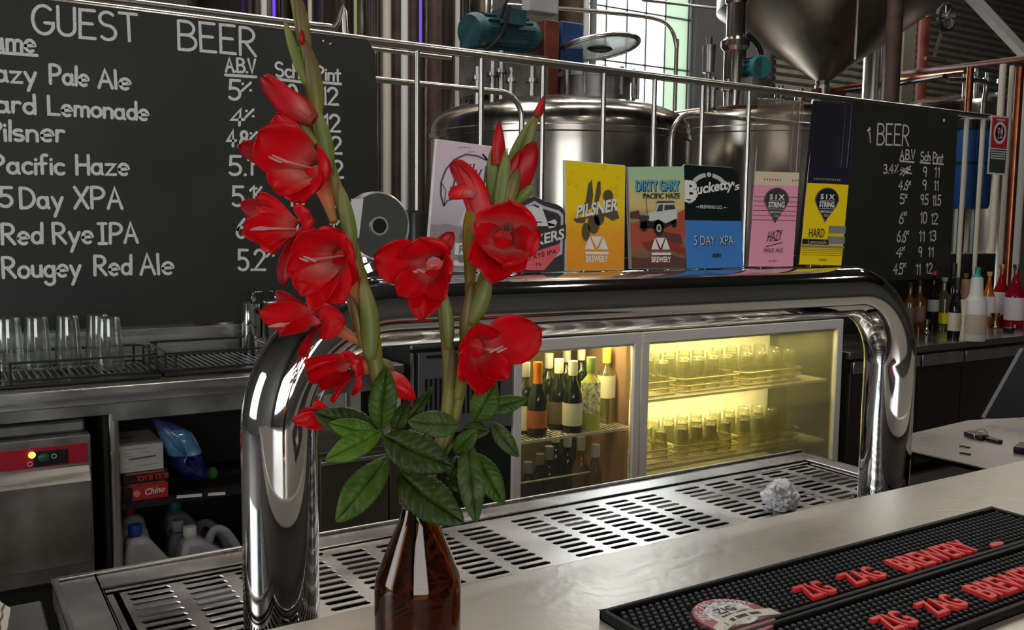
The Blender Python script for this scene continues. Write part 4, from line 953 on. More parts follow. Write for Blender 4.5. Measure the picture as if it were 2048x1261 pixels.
JB = milky('milky_plastic', (.42, .42, .42)); JC = milky('milky_blue', (.40, .41, .47))
capb, capr, capt, capw = mat('cap_blue', srgb(28, 66, 150), .4), mat('cap_red', srgb(160, 24, 30), .4), mat('cap_teal', srgb(40, 130, 150), .4), mat('cap_white', (.72, .72, .68), .5)
JZ = .061
def jug_at(label, capcol, px, py, y, w, d, liquid=None, handle=True):
    p_ = onY(px, py, y); jug(label, capcol, p_.x, y, 0, w, (p_.z-JZ-.045)/.89, d, JZ, liquid, handle)
jug_at('milky plastic jug with a blue cap, nearest to the post', capb, 270, 1050, 3.46, .25, .10, handle=False)
jug_at('milky plastic jug with a red cap behind the blue-capped jug', capr, 258, 1007, 3.575, .20, .09, handle=False)
jug_at('milky plastic jug with a teal cap at the back of the shelf', capt, 350, 1003, 3.77, .25, .11, handle=False)
jug_at('milky jug with a white cap and loop handle, the farther of the two', capw, 355, 1040, 3.64, .29, .10, JC)
jug_at('milky jug with a white cap and loop handle, in front beside the chrome leg', capw, 379, 1053, 3.47, .29, .12, JC)

# ================================================================== cabinet and bottle fridge
FZ = 1.0
cabm = mat('brown_grey_steel', (.12, .105, .085), .38, .6, var=.15, vscale=3)
cb_ = thing('side_cabinet', 'grey brown steel cabinet between the open shelf and the bottle fridge', 'cabinet', (1.4, CY, 0))
MB().box(1.235, 1.61, CY+.02, 3.95, .05, .60).build('body', cabm, cb_, bevel=.003)
MB().box(1.24, 1.53, CY, CY+.02, .07, .585).build('door', cabm, cb_, bevel=.003)
MB().box(1.536, 1.605, CY, CY+.02, .07, .585).build('door', cabm, cb_, bevel=.003)
MB().box(1.24, 1.60, CY-.014, CY+.0, .556, .572).build('handle_strip', K['steel_x'], cb_, bevel=.002)
q = onY(796, 752, 3.55); tag(MB().box(q.x-.065, q.x-.005, 3.5, 3.6, .602, q.z+.035).build('white_carton', K['white'], bevel=.002), 'small white carton on the cabinet beside the fridge grille', 'box')

fx0, fx1, fx2, fx3 = 1.64, 2.15, 2.845, 4.30
fdg = thing('bottle_fridge', 'long glass-fronted bar fridge with a lit yellow interior under the beer tower', 'fridge', (3.0, CY, 0))
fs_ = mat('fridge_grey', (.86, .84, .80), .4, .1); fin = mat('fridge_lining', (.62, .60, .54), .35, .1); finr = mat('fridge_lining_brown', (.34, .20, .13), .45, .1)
MB().box(fx0, fx3, CY+.02, 3.93, .04, .12).box(fx0, fx3, CY+.02, 3.93, FZ-.01, FZ+.03).box(fx0, fx3, 3.90, 3.93, .12, FZ-.01).box(fx3-.03, fx3, CY+.02, 3.9, .12, FZ-.01).box(fx0, fx1, CY+.03, 3.9, .12, FZ-.01).build('body', K['black_matt'], fdg)
MB().box(fx1+.012, fx2-.014, 3.878, 3.885, .132, FZ-.012).build('back_lining', mat('shade_lining', (.10, .075, .045), .5), fdg)  # added dark sheet, the gloom behind the bottles is in its colour
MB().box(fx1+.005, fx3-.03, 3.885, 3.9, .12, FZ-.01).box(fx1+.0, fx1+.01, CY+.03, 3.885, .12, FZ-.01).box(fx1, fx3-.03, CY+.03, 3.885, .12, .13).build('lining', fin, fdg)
MB().box(fx2-.012, fx2+.012, CY+.10, 3.885, .13, FZ-.01).build('divider', finr, fdg)
# doors: frames with panes
def fdoor(x0, x1, y, fw, nm):
    d_ = MB(); d_.box(x0, x1, y, y+.028, FZ-.055, FZ-.005).box(x0, x1, y, y+.028, .10, .15).box(x0, x0+fw, y, y+.028, .15, FZ-.055).box(x1-fw, x1, y, y+.028, .15, FZ-.055)
    o = d_.build('door', fs_, fdg, bevel=.004)
    MB().box(x0+fw, x1-fw, y+.012, y+.015, .15, FZ-.055).build('pane', nm, o)
    MB().box(x0+fw, x1-fw, y+.016, y+.024, FZ-.068, FZ-.055).build('seal', mat('seal_cream', (.75, .72, .5), .5), o)
    return o
fdoor(fx1-.02, fx2-.004, CY, .04, K['pane'])
fdoor(fx2+.004, fx3, CY, .045, thin_glass('misted_pane', (.95, .95, .88), base=.07, milk=.05, milkcol=(.75, .74, .5)))
# compressor panel at the left of the fridge
gx0, gx1 = onY(838, 700, CY).x, fx1-.03
cpn = MB().box(gx0, gx1, CY+.004, CY+.028, .62, FZ-.03).build('grille_panel', mat('panel_grey', (.17, .175, .185), .42, .4), fdg, bevel=.003)
m = MB()
for i in range(17): m.box(gx0+.03+i*.022, gx0+.041+i*.022, CY+.001, CY+.005, .70, .86)
m.build('louver', K['black'], cpn)
m = MB().box(gx0+.035, gx0+.20, CY+.0015, CY+.005, .945, .957); m.build('badge_strip', K['black'], cpn)
MB().box(fx0-.005, gx1, CY-.004, CY+.02, FZ-.012, FZ+.002).build('top_trim', K['steel_x'], fdg)
MB().box(fx0, gx0-.02, CY+.006, CY+.028, .62, FZ-.03).build('side_strip', K['dull_steel'], fdg)
# lamps inside
glow = mat('fridge_tube', (1, .95, .6), .4, emit=(1.0, .86, .36), estr=9)
for x0, x1 in ((fx1+.05, fx2-.05), (fx2+.06, fx3-.08)):
    MB().box(x0, x1, CY+.055, CY+.075, FZ-.035, FZ-.018).build('lamp_tube', glow, fdg)
    area('fridge_lamp', ((x0+x1)/2, CY+.16, FZ-.03), (0, .25, -1), x1-x0, .05, 40 if x0 < 2.5 else 64, (1.0, .86, .36))
area('fridge_lamp', ((fx2+fx3)/2, CY+.30, .53), (0, .5, -1), 1.2, .04, 46, (1.0, .84, .34))


def fshelf(x0, x1, z, nm='wire_shelf'):
    m = MB()
    for y in (CY+.06, CY+.2, CY+.34, CY+.5): m.cyl((x0, y, z), (x1, y, z), .0045, 6)
    n = int((x1-x0)/.024)
    for i in range(n+1): x = x0+(x1-x0)*i/n; m.cyl((x, CY+.06, z+.003), (x, CY+.5, z+.003), .0024, 5)
    m.box(x0, x1, CY+.052, CY+.057, z-.008, z+.006)
    return m.build(nm, K['cream'], fdg)


sz1 = onY(1140, 872, CY+.06).z; sz2 = .33
fshelf(fx1+.02, fx2-.02, sz1); fshelf(fx1+.02, fx2-.02, .16)
MB().cyl((fx1+.02, CY+.06, .335), (fx2-.25, CY+.06, .335), .005, 8).build('guard_rail', K['cream'], fdg)
szr = onY(1400, 790, CY+.06).z; fshelf(fx2+.03, fx3-.05, szr); fshelf(fx2+.03, fx3-.05, .30)

# ------------------------------------------------------------------ bottles
def tint_glass(name, col, rough=.04): return mat(name, col, rough, spec=.6)
def bottle(name, label, loc, R, H, kind, glass, cap=None, labcol=None, lab=(.15, .5), group=None, cat='bottle', full=None):
    """kind: wine | burgundy | champagne | spirit"""
    r = thing(name, label, cat, loc, group)
    P = {'wine': [(0, 0), (R, 0), (R, .62), (R*.85, .68), (R*.42, .75), (R*.38, .80), (R*.38, .965), (R*.44, .97), (R*.44, 1), (0, 1)],
         'burgundy': [(0, 0), (R, 0), (R, .44), (R*.92, .54), (R*.62, .66), (R*.40, .76), (R*.37, .965), (R*.43, .97), (R*.43, 1), (0, 1)],
         'spirit': [(0, 0), (R, 0), (R, .58), (R*.9, .64), (R*.42, .72), (R*.34, .78), (R*.34, .93), (R*.42, .94), (R*.42, 1), (0, 1)],
         'long': [(0, 0), (R, 0), (R, .50), (R*.9, .55), (R*.5, .70), (R*.28, .82), (R*.26, .96), (R*.34, .97), (R*.34, 1), (0, 1)]}[kind]
    MB().lathe([(a, z*H) for a, z in P], 28).build('glass_body', glass, r, local=True)
    if cap:
        nr = max(a for a, z in P if z > .79)*1.06
        lo = .80 if kind in ('wine', 'burgundy') else .93
        if kind == 'champ': lo = .62
        MB().lathe([(nr*.96, lo*H), (nr*1.03, (lo+.03)*H), (nr*1.06, H*1.004), (0, H*1.006)], 24, close=True).build('cap', cap, r, local=True)
    if labcol: MB().lathe([(R*1.012, lab[0]*H), (R*1.012, lab[1]*H)], 28, close=True).build('label', labcol, r, local=True)
    return r


dkg = tint_glass('dark_green_glass', (.010, .016, .008)); grg = mat('pale_green_glass', (.42, .42, .09), .05, trans=.0, spec=.6); dkb = tint_glass('dark_bottle', (.008, .006, .006)); amb = tint_glass('amber_dark', (.10, .035, .008)); rose = tint_glass('rose_wine', (.22, .10, .04))
clearg = thin_glass('clear_bottle', (.8, .85, .6), base=.08, milk=.12, milkcol=(.7, .7, .3))
capW = mat('cap_cream', (.66, .64, .52), .45); capG = mat('cap_green', (.30, .40, .12), .45); capY = mat('cap_lime', (.62, .66, .10), .45); foil = mat('orange_foil', (.75, .22, .02), .3, .5); capB = mat('cap_grey', (.30, .29, .26), .4)
lW = mat('label_white', (.70, .66, .52), .6); lO = mat('label_orange', (.42, .12, .03), .6); lD = mat('label_dark', (.10, .08, .07), .6); lF = mat('label_floral', (.60, .62, .34), .6, var=.7, vscale=60)
zb = sz1+.006


def at_f(px, Y): return onY(px, 850, Y).x
W_ = 'wine bottles in the lit fridge'
bottle('wine_bottle', 'dark sparkling wine bottle with an orange foil neck in the fridge', (at_f(1074, 3.50), 3.50, zb), .047, .340, 'burgundy', dkg, None, lO, (.12, .36), W_)
o = [o for o in COL.objects if o.get('label', '').startswith('dark sparkling')][0]
MB().lathe([(.0272, .340*.62), (.0205, .340*.78), (.0205, .340*.93), (.0225, .340*.95), (.0215, .340*1.008), (0, .340*1.01)], 24, close=True).build('foil_cap', foil, o, local=True)
bottle('wine_bottle', 'dark green wine bottle right of the orange foil bottle, on the fridge shelf', (at_f(1096, 3.66), 3.66, zb), .043, .35, 'wine', dkg, capB, lD, (.15, .45), W_)
bottle('wine_bottle', 'dark bottle with a dark label and pale cap, on the upper fridge shelf', (at_f(1116, 3.575), 3.575, zb), .047, .335, 'burgundy', dkg, capW, lD, (.08, .40), W_)
bottle('wine_bottle', 'dark bottle with a plain white label, fourth from the fridge door frame', (at_f(1144, 3.49), 3.49, zb), .047, .335, 'burgundy', dkg, capW, lW, (.10, .42), W_)
bottle('wine_bottle', 'pale green wine bottle with a floral label and green cap in the fridge', (at_f(1180, 3.49), 3.49, zb), .046, .345, 'wine', grg, capG, lF, (.24, .66), W_)
bottle('wine_bottle', 'clear wine bottle with a white label and lime cap in the fridge', (at_f(1211, 3.58), 3.58, zb), .045, .37, 'wine', clearg, capY, lW, (.34, .64), W_)
bottle('wine_bottle', 'dark wine bottle partly hidden by the fridge door frame, with a pale label', (at_f(1050, 3.58), 3.58, zb), .043, .33, 'wine', dkg, capB, lW, (.05, .40), W_)
bottle('wine_bottle', 'dark bottle with a grey cap in the second row of the fridge shelf', (at_f(1131, 3.72), 3.72, zb), .043, .365, 'wine', dkg, capB, None, group=W_)
bottle('wine_bottle', 'dark bottle at the back of the fridge shelf, behind the floral label', (at_f(1160, 3.74), 3.74, zb), .043, .365, 'wine', dkg, capW, None, group=W_)
zl = .166
for px, Y, l, g_, c_, H in ((1190, 3.46, 'rose wine bottle with a cream cap, low in the fridge at its right', rose, capW, .26), (1161, 3.53, 'rose wine bottle with a cream cap, low in the fridge, left of its twin', rose, capW, .285), (1134, 3.60, 'dark bottle with a cream cap on the lower fridge shelf', dkg, capW, .29),
                            (1110, 3.68, 'dark bottle with a cream cap at the back of the lower fridge shelf', dkg, capW, .30), (1098, 3.50, 'dark bottle with a grey cap on the lower fridge shelf', dkg, capB, .27), (1080, 3.59, 'dark wine bottle with a dull cap low in the fridge, second from the door frame', dkg, capB, .22), (1056, 3.49, 'dark wine bottle low in the fridge, next to the door frame', dkg, capB, .22)):
    bottle('wine_bottle', l, (onY(px, 950, Y).x, Y, zl), .044, H*1.12, 'burgundy', g_, c_, None, group='wine bottles low in the fridge')

# racks and glasses behind the right pane
def frack(label, x0, x1, z): 
    r = thing('fridge_rack', label, 'glass rack', ((x0+x1)/2, CY+.3, z), 'wire racks in the fridge')
    for zz, nm in ((z+.004, 'lower_rail'), (z+.035, 'middle_rail'), (z+.07, 'upper_rail')):
        c_ = .03; y0 = CY+.09; y1 = CY+.45
        pt = [V((x0+c_, y0, zz)), V((x1-c_, y0, zz)), V((x1, y0+c_, zz)), V((x1, y1-c_, zz)), V((x1-c_, y1, zz)), V((x0+c_, y1, zz)), V((x0, y1-c_, zz)), V((x0, y0+c_, zz)), V((x0+c_, y0, zz))]
        MB().tube(pt, .0045, 8, cap=False).build(nm, mat('brass_wire', (.5, .42, .2), .35, .6) if 'brass_wire' not in bpy.data.materials else bpy.data.materials['brass_wire'], r)
    m = MB()
    for i in range(1, 18): x = x0+(x1-x0)*i/18; m.cyl((x, CY+.09, z+.006), (x, CY+.45, z+.006), .003, 5)
    m.build('floor_wires', K['cream'], r)
for i, (x0, x1) in enumerate(((2.90, 3.17), (3.19, 3.62), (3.64, 4.1))):
    frack('wire rack of upturned glasses on the upper fridge shelf, '+('beside the centre frame', 'middle one', 'far end')[i], x0, x1, szr+.008)
    frack('wire rack of glasses in the bottom of the fridge, '+('beside the centre frame', 'middle one', 'far end')[i], x0, x1, .308)
fg = thin_glass('fridge_glass', (.93, .93, .84), base=.12, milk=.07, milkcol=(.8, .78, .5))
first = None; gi = 0
for row, (zz, hh, gl) in enumerate(((szr+.018, .16, 'upturned glasses in the upper fridge racks'), (.318, .15, 'upturned glasses in the lower fridge racks'))):
    first = None
    for x0, x1 in ((2.92, 3.15), (3.21, 3.60), (3.66, 4.08)):
        n = max(2, int((x1-x0)/.088))
        for i in range(n):
            for j in range(3):
                p_ = (x0+.043+(x1-x0-.086)*i/(n-1), CY+.15+j*.11, zz); lb = 'upturned beer glass in a wire rack on the '+('upper' if row == 0 else 'bottom')+' fridge shelf behind the right-hand pane'
                if first is None: first = glass_proto('beer_glass', lb, gl, .040, .031, hh, p_, fg)
                else: dup(first, p_, lb)

# ================================================================== right back counter
QZ, QY = .805, 3.36
rc_ = thing('liquor_counter', 'dark stainless counter with doors below, carrying the liquor bottles', 'counter', (5.6, QY, 0))
rct = mat('liquor_counter_top', (.30, .28, .25), .2, .9, rvar=.08, vscale=5)
MB().box(4.34, 7.6, QY, 3.96, QZ-.04, QZ).build('worktop', rct, rc_, bevel=.003)
MB().box(4.34, 7.6, QY+.03, 3.94, .05, QZ-.042).build('body', K['black_matt'], rc_)
dkd = mat('dark_door_steel', (.055, .052, .048), .38, .6)
for x0, x1 in ((4.36, 4.98), (4.99, 5.42), (5.43, 6.2), (6.21, 6.9)):
    d_ = MB().box(x0, x1, QY+.005, QY+.03, .08, QZ-.12).build('door', dkd, rc_, bevel=.003)
    MB().box(x0+.005, x1-.005, QY-.012, QY+.02, QZ-.125, QZ-.055).build('handle', K['steel'], d_, bevel=.004)


def cpos(px, py): p_ = onZ(px, py, QZ); return (p_.x, p_.y, QZ+.001)
LQ = 'liquor bottles on the right back counter'
def lq(label, px, base, top, wpx, kind, glass, cap, labcol=None, lab=(.2, .5), name='liquor_bottle'):
    p_ = onZ(px, base, QZ)
    if p_.y > 3.86: p_ = onY(px, base, 3.86)
    D = (p_-CAM).dot(FW); H = onY(px, top, p_.y).z-QZ; R = wpx*D/FPX/2
    return bottle(name, label, (p_.x, p_.y, QZ+.0008), R, H, kind, glass, cap, labcol, lab, LQ)


redl = tint_glass('red_liqueur', (.22, .004, .012)); oran = tint_glass('orange_liqueur', (.40, .10, .01)); lilac = mat('label_lilac', (.66, .60, .64), .6); gcap = mat('gold_cap', (.55, .36, .1), .3, .8)
lq('small amber bottle half behind the chrome tower bend, on the liquor counter', 1818, 640, 566, 22, 'spirit', amb, K['black'], lD)
lq('brown spirit bottle just right of the chrome tower bend', 1836, 648, 562, 26, 'spirit', amb, K['black'], mat('label_brown', (.2, .1, .06), .6))
lq('dark liquor bottle with a red cap and a pale blue label', 1864, 652, 543, 22, 'long', dkb, mat('cap_red_b', (.5, .02, .02), .4), mat('label_pale_blue', (.5, .58, .6), .6), (.32, .52))
lq('pale yellow bottle with a bright yellow tag and silver cap', 1884, 656, 556, 27, 'spirit', clearg, capB, mat('tag_yellow', srgb(240, 224, 20), .5), (.12, .32))
lq('black wine bottle with a white label, beside the spray bottle', 1909, 676, 556, 28, 'burgundy', dkb, K['black'], lW, (.12, .42))
lq('tall dark bottle standing behind the black wine bottle', 1902, 640, 528, 24, 'wine', dkb, K['black'])
lq('brown bottle behind the white spray bottle', 1926, 640, 548, 24, 'spirit', amb, mat('brown_cap', (.2, .09, .04), .5), mat('label_tan', (.35, .2, .12), .6), (.5, .9))
lq('orange liqueur bottle with a yellow neck behind the spray bottle', 1974, 640, 545, 26, 'long', oran, mat('cap_yellow', (.6, .42, .06), .5), lilac, (.18, .55))
lq('red liqueur bottle with a pale label, the farther of two', 1999, 638, 530, 32, 'long', redl, gcap, lilac, (.18, .55))
lq('red liqueur bottle with a pale label, nearest the photo edge', 2026, 655, 530, 36, 'long', redl, K['chrome'], lilac, (.12, .48))
lq('green-capped bottle behind the spray bottle nozzle', 1950, 642, 536, 22, 'wine', dkg, mat('cap_teal2', (.02, .22, .16), .4))
# spray bottle
p_ = onZ(1947, 682, QZ); D = (p_-CAM).dot(FW); k = D/FPX
sb_ = thing('squeeze_bottle', 'white squeeze bottle with a beige filling on the liquor counter', 'squeeze bottle', (p_.x, p_.y, QZ+.001))
MB().lathe([(0, 0), (21*k, 0), (22*k, 4*k), (21*k, 78*k), (16*k, 86*k), (13*k, 92*k), (11*k, 124*k), (10*k, 127*k), (0, 128*k)], 28).build('bottle_body', mat('milk_white', (.55, .55, .52), .4), sb_, local=True)
MB().lathe([(22.3*k, 14*k), (21.8*k, 54*k)], 28, close=True).build('filling_band', mat('beige_fill', (.45, .35, .26), .5), sb_, local=True)
MB().lathe([(9*k, 127*k), (5*k, 132*k), (3*k, 140*k), (0, 141*k)], 16, close=True).build('nozzle', mat('nozzle_green', (.02, .25, .2), .4), sb_, local=True)


def jigger(label, px, base, top, wpx, m):
    p_ = onZ(px, base, QZ); D = (p_-CAM).dot(FW); k = D/FPX; h = (base-top)*k; r = wpx*k/2
    o = MB().lathe([(0, .002), (r*.8, 0), (r*.85, .002), (r*.35, h*.42), (r*.35, h*.48), (r, h), (r*.93, h), (r*.3, h*.52), (0, h*.5)], 20, close=True).build('jigger', m, local=True); o.location = (p_.x, p_.y, QZ+.0008)
    return tag(o, label, 'jigger', 'bar jiggers on the liquor counter')
jigger('gold bar jigger right of the spray bottle', 1990, 655, 627, 20, mat('jigger_gold', (.6, .48, .22), .2, 1))
jigger('tall pale bar jigger between the wine bottle and the spray bottle', 1924, 682, 600, 14, K['cream'])
jigger('steel bar jigger left of the yellow-tagged bottle', 1853, 668, 640, 14, K['chrome'])
q = onZ(2018, 664, QZ); tag(MB().box(q.x-.03, q.x+.03, q.y-.03, q.y+.03, QZ+.001, QZ+.03).build('black_puck', K['black'], bevel=.008), 'small black lid in front of the red liqueur bottles', 'lid')
# point of sale screen
sc_ = [onY(x, y, 2.3) for x, y in ((2047, 698), (2230, 690), (2200, 870), (1970, 836))]
ps = thing('till_screen', 'black slanted till screen at the right edge above the side ledge', 'screen', (sc_[3]+sc_[2])/2)
MB().prism(sc_, (0.004, .02, .0)).build('screen_case', mat('screen_black', (.075, .08, .095), .6), ps)
q = (sc_[3]+sc_[2])/2; MB().box(q.x-.02, q.x+.25, q.y+.0, q.y+.12, .6, q.z+.06).build('stand', K['black'], ps, bevel=.01)
MB().box(q.x-.14, q.x+.45, q.y-.14, q.y+.24, .02, .6).build('stand_base', K['black'], ps, bevel=.01)
# ================================================================== railing behind the back bar
rl = thing('railing', 'tubular steel railing that carries both chalkboards', 'railing', (3.5, YR+.03, 1.0))
YQ = YR+.025
MB().cyl((-.6, YQ, 2.327), (6.75, YQ, 2.327), .021, 18).build('top_rail', K['rail'], rl)
for px in (834, 962, 1085, 1206.5, 1308, 1404, 1497):
    x = onY(px, 230, YQ).x; MB().cyl((x, YQ, .95), (x, YQ, 2.31), .0135, 14).build('baluster', K['rail'], rl)
for px, py in ((1925, 390), (1963, 300)):
    x = onY(px, py, YQ).x; MB().cyl((x, YQ, .5), (x, YQ, 2.31), .016, 14).build('baluster', K['cream'], rl)['label'] = 'cream painted baluster'
za = onY(860, 167, YQ).z
xa = onY(1052, 240, YQ).x
MB().tube([V((1.6, YQ+.04, za)), V((xa-.13, YQ+.04, za))]+arcpath((xa-.13, YQ+.04, za-.13), .13, pi/2, 0, (1, 0, 0), (0, 0, 1), 10)+[V((xa, YQ+.04, .95))], .0145, 14).build('bent_rail', K['rail'], rl)
MB().cyl((1.6, YQ+.04, onY(800, 101, YQ).z), (onY(910, 117, YQ).x, YQ+.04, onY(800, 101, YQ).z), .010, 12).build('thin_rail', K['rail'], rl)
xb = onY(1352, 280, YQ).x; zb_ = onY(1500, 236, YQ).z
MB().tube([V((xb, YQ+.04, .95)), V((xb, YQ+.04, zb_-.16))]+arcpath((xb+.16, YQ+.04, zb_-.16), .16, pi, pi/2, (1, 0, 0), (0, 0, 1), 10)+[V((4.80, YQ+.04, zb_))], .0145, 14).build('bent_rail', K['rail'], rl)
# warning sign hung at the railing's right end
sg = [onY(x, y, YQ-.03) for x, y in ((1983, 231), (2020, 234), (2011, 351), (1975, 348))]
sn = thing('warning_sign', 'small red, white and dark grey no-alcohol sign hanging at the end of the railing', 'sign', sg[3])
MB().prism(sg, (0, .004, 0)).build('sign_plate', K['white'], sn)
def sp(u, v, k=1): a = sg[3].lerp(sg[2], u); b = sg[0].lerp(sg[1], u); r = a.lerp(b, v); return V((r.x, r.y-.0012*k, r.z))
MB().poly([sp(.06, .45), sp(.94, .45), sp(.94, .975), sp(.06, .975)]).build('red_field', mat('sign_red', srgb(200, 52, 62), .5), sn)
MB().poly([sp(.06, .03), sp(.94, .03), sp(.94, .43), sp(.06, .43)]).build('grey_field', mat('sign_grey', srgb(62, 68, 72), .5), sn)
m = MB()
for q in ringseg(.5, .715, .25, .34, .42*1.35, n=24): m.poly([sp(u, v, 2) for u, v in q])
m.build('sign_ring', K['white'], sn)
m = MB(); m.poly([sp(u, v, 1.5) for u, v in circ(.5, .715, .26, .145)]); m.build('sign_disc', K['black'], sn)
m = MB()
for po in ([(.54, .62), (.66, .62), (.65, .76), (.61, .79), (.60, .84), (.57, .84), (.57, .79), (.54, .76)], [(.38, .615), (.50, .615), (.50, .625), (.455, .64), (.455, .69), (.5, .74), (.49, .80), (.38, .80), (.37, .74), (.43, .69), (.43, .64), (.38, .625)]): m.poly([sp(u, v, 2.2) for u, v in po])
m.build('sign_symbol', K['white'], sn)
m = MB().poly([sp(.30, .80, 2.6), sp(.35, .82, 2.6), (sp(.71, .64, 2.6)), sp(.66, .62, 2.6)]); m.build('sign_bar', mat('sign_bar_red', srgb(200, 52, 62), .5), sn)
m = MB()
for v in (.265, .305, .345, .385):
    for i in range(9): m.poly([sp(.09+.09*i, v, 2), sp(.165+.09*i, v, 2), sp(.165+.09*i, v+.022, 2), sp(.09+.09*i, v+.022, 2)])
m.build('sign_print', K['paper'], sn); m = MB()
for i in range(5): m.poly([sp(.28+.09*i, .925, 2), sp(.35+.09*i, .925, 2), sp(.35+.09*i, .95, 2), sp(.28+.09*i, .95, 2)])
m.build('sign_heading', K['paper'], sn)


# ================================================================== the brewery behind the railing
def pipe(label, pts, r, m, name='pipe', cat='pipe', n=12, group=None):
    return tag(MB().tube(pts, r, n).build(name, m), label, cat, group)


def vpipe(label, px, Y, w, m, z0=0.0, z1=8.9, py=60, group=None):
    p_ = onY(px, py, Y); r = w*((p_-CAM).dot(FW))/FPX/2
    return pipe(label, [(p_.x, Y, z0), (p_.x, Y, z1)], r, m, 'pipe', 'pipe', 14, group)


# row of tall slim tanks at the left rear
TT = mat('tall_tank_steel', (.42, .38, .33), .17, 1, var=.15, vscale=2, stretch=(4, 4, .25))
for i, (px, l) in enumerate(((470, 'tall steel tank above the chalkboard, leftmost of the row'), (655, 'tall steel tank rising above the right half of the chalkboard'), (905, 'tall steel tank left of the dark green motor'))):
    p_ = onY(px, 40, 8.8); t_ = thing('tall_tank', l, 'tank', (p_.x, 8.8, 0), 'tall steel tanks')
    MB().lathe([(0, 0), (.42, 0), (.42, 8.2), (.3, 8.5), (0, 8.6)], 48).build('shell', TT, t_, local=True)
    MB().lathe([(.425, 3.9), (.432, 3.92), (.432, 3.98), (.425, 4.0)], 48, close=True).build('band', K['steel'], t_, local=True)
lime = mat('lime_reflection', (.42, .52, .22), .4); grey = mat('pipe_grey', (.22, .23, .23), .45); whitep = mat('pipe_white', (.74, .74, .72), .4)
vpipe('white vertical reflection streak left of the flower stalk, above the board', 528, 8.2, 12, whitep); vpipe('thin brown vertical reflection streak at the far left above the chalkboard', 515, 8.2, 10, K['brown'])  # from here, bars added in place of streaks reflected in the tall tanks
vpipe('cream vertical reflection streak right of the tall flower stalk', 620, 8.1, 8, K['cream']); vpipe('lime green vertical reflection streak above the right part of the chalkboard', 711, 8.0, 7, lime)
vpipe('wide grey vertical reflection streak right of the lime green one', 748, 7.9, 26, K['tank']); vpipe('cream vertical reflection streak beside the chalkboard edge', 774, 7.8, 17, K['cream'])
vpipe('brown vertical reflection streak right of the cream one, behind the railing', 792, 7.9, 18, K['brown']); vpipe('white vertical reflection streak behind the first railing baluster', 809, 7.7, 14, whitep)
vpipe('brown vertical reflection streak beside the purple glowing one', 826, 7.9, 14, K['brown']); vpipe('wide brown vertical reflection streak right of the purple glowing one', 869, 7.9, 28, K['brown'])
vpipe('bright white vertical reflection streak left of the green motor', 915, 8.1, 10, whitep); vpipe('steel grey vertical reflection streak beside the green motor', 931, 8.1, 18, K['tank'])
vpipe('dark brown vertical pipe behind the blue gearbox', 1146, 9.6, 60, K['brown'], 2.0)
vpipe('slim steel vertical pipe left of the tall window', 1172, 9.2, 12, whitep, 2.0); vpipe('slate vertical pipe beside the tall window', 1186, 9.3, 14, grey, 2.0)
glow_streak = mat('purple_reflection', (.12, .06, .5), .4, emit=(.14, .05, .8), estr=.7)  # glowing tubes added in place of purple streaks reflected in the steel
for px, l, z0 in ((548, 'purple glowing reflection streak above the chalkboard, left of the flower stalk', 2.6), (841, 'purple glowing reflection streak above the railing between brown streaks', 2.2)):
    p_ = onY(px, 30, 7.7); z0 = onY(px, 84, 7.7).z if px > 800 else z0; tag(MB().cyl((p_.x, 7.7, z0), (p_.x, 7.7, 7.5), .013, 12).build('reflection_tube', glow_streak), l, 'reflection streak')

# main tank with open hatch
TKY = 6.6
pa, pb = onY(872, 270, TKY), onY(1330, 270, TKY)
cx = (pa.x+pb.x)/2; R = (pb.x-pa.x)/2*.93
zs = onY(1095, 250, TKY-.4).z; zt = onY(1110, 190, TKY-.2).z
tk = thing('brewing_tank', 'large domed steel brewing tank behind the railing with an open hatch', 'tank', (cx, TKY, 0))
dome = [(0, 0), (R, 0), (R, zs-.10), (R*1.012, zs-.09), (R*1.012, zs-.05), (R, zs-.04), (R, zs), (R*.985, zs+.06), (R*.93, zs+.12), (R*.8, zs+.18), (R*.5, zs+.24), (.34, zs+.26), (0, zs+.27)]
MB().lathe(dome, 96).build('shell', K['tank'], tk, local=True)
hx = onY(1185, 150, TKY).x; hr = .33
MB().lathe([(hr, zs+.2), (hr, zs+.46), (hr+.03, zs+.46), (hr+.03, zs+.50), (hr-.02, zs+.50)], 40, (hx, TKY, 0)).build('hatch_neck', K['dull_steel'], tk)
lc_ = onY(1197, 96, TKY)
tilt = (Matrix.Rotation(radians(-4), 3, 'Y') @ Matrix.Rotation(radians(-9), 3, 'X'))
ld = MB(); ld.lathe([(0, 0), (.345, 0), (.345, .012), (0, .016)], 48, lc_, 0, tilt); lid = ld.build('hatch_lid', thin_glass('lid_glass', (.80, .84, .82), base=.12, milk=.25, milkcol=(.6, .66, .66)), tk)
MB().tube([lc_+tilt @ V((.35*cos(a), .35*sin(a), .005)) for a in [2*pi*i/40 for i in range(41)]], .022, 10, cap=False).build('lid_rim', K['steel'], lid)
MB().ball(lc_+V((.0, -.02, -.01)), .12, .10, .03, 14).build('lid_boss', K['black'], lid)
MB().tube([lc_+tilt @ V((.1, .3, .02)), lc_+tilt @ V((.1, .3, .13)), lc_+tilt @ V((.24, .28, .13)), lc_+tilt @ V((.24, .28, .02))], .008, 8).build('lid_handle', K['rail'], lid)
for a_ in (-.30, .05): MB().cyl((hx+a_, TKY+.3, zs+.4), (lc_.x+a_*.9, TKY+.28, lc_.z-.02), .014, 8).build('lid_arm', K['rail'], lid)
for i in range(7):
    a = -2.8+i*.42; MB().cyl((hx+cos(a)*(hr+.06), TKY+sin(a)*(hr+.06), zs+.3), (hx+cos(a)*(hr+.06), TKY+sin(a)*(hr+.06), zs+.53), .018, 8).build('hatch_bolt', K['steel'], tk)
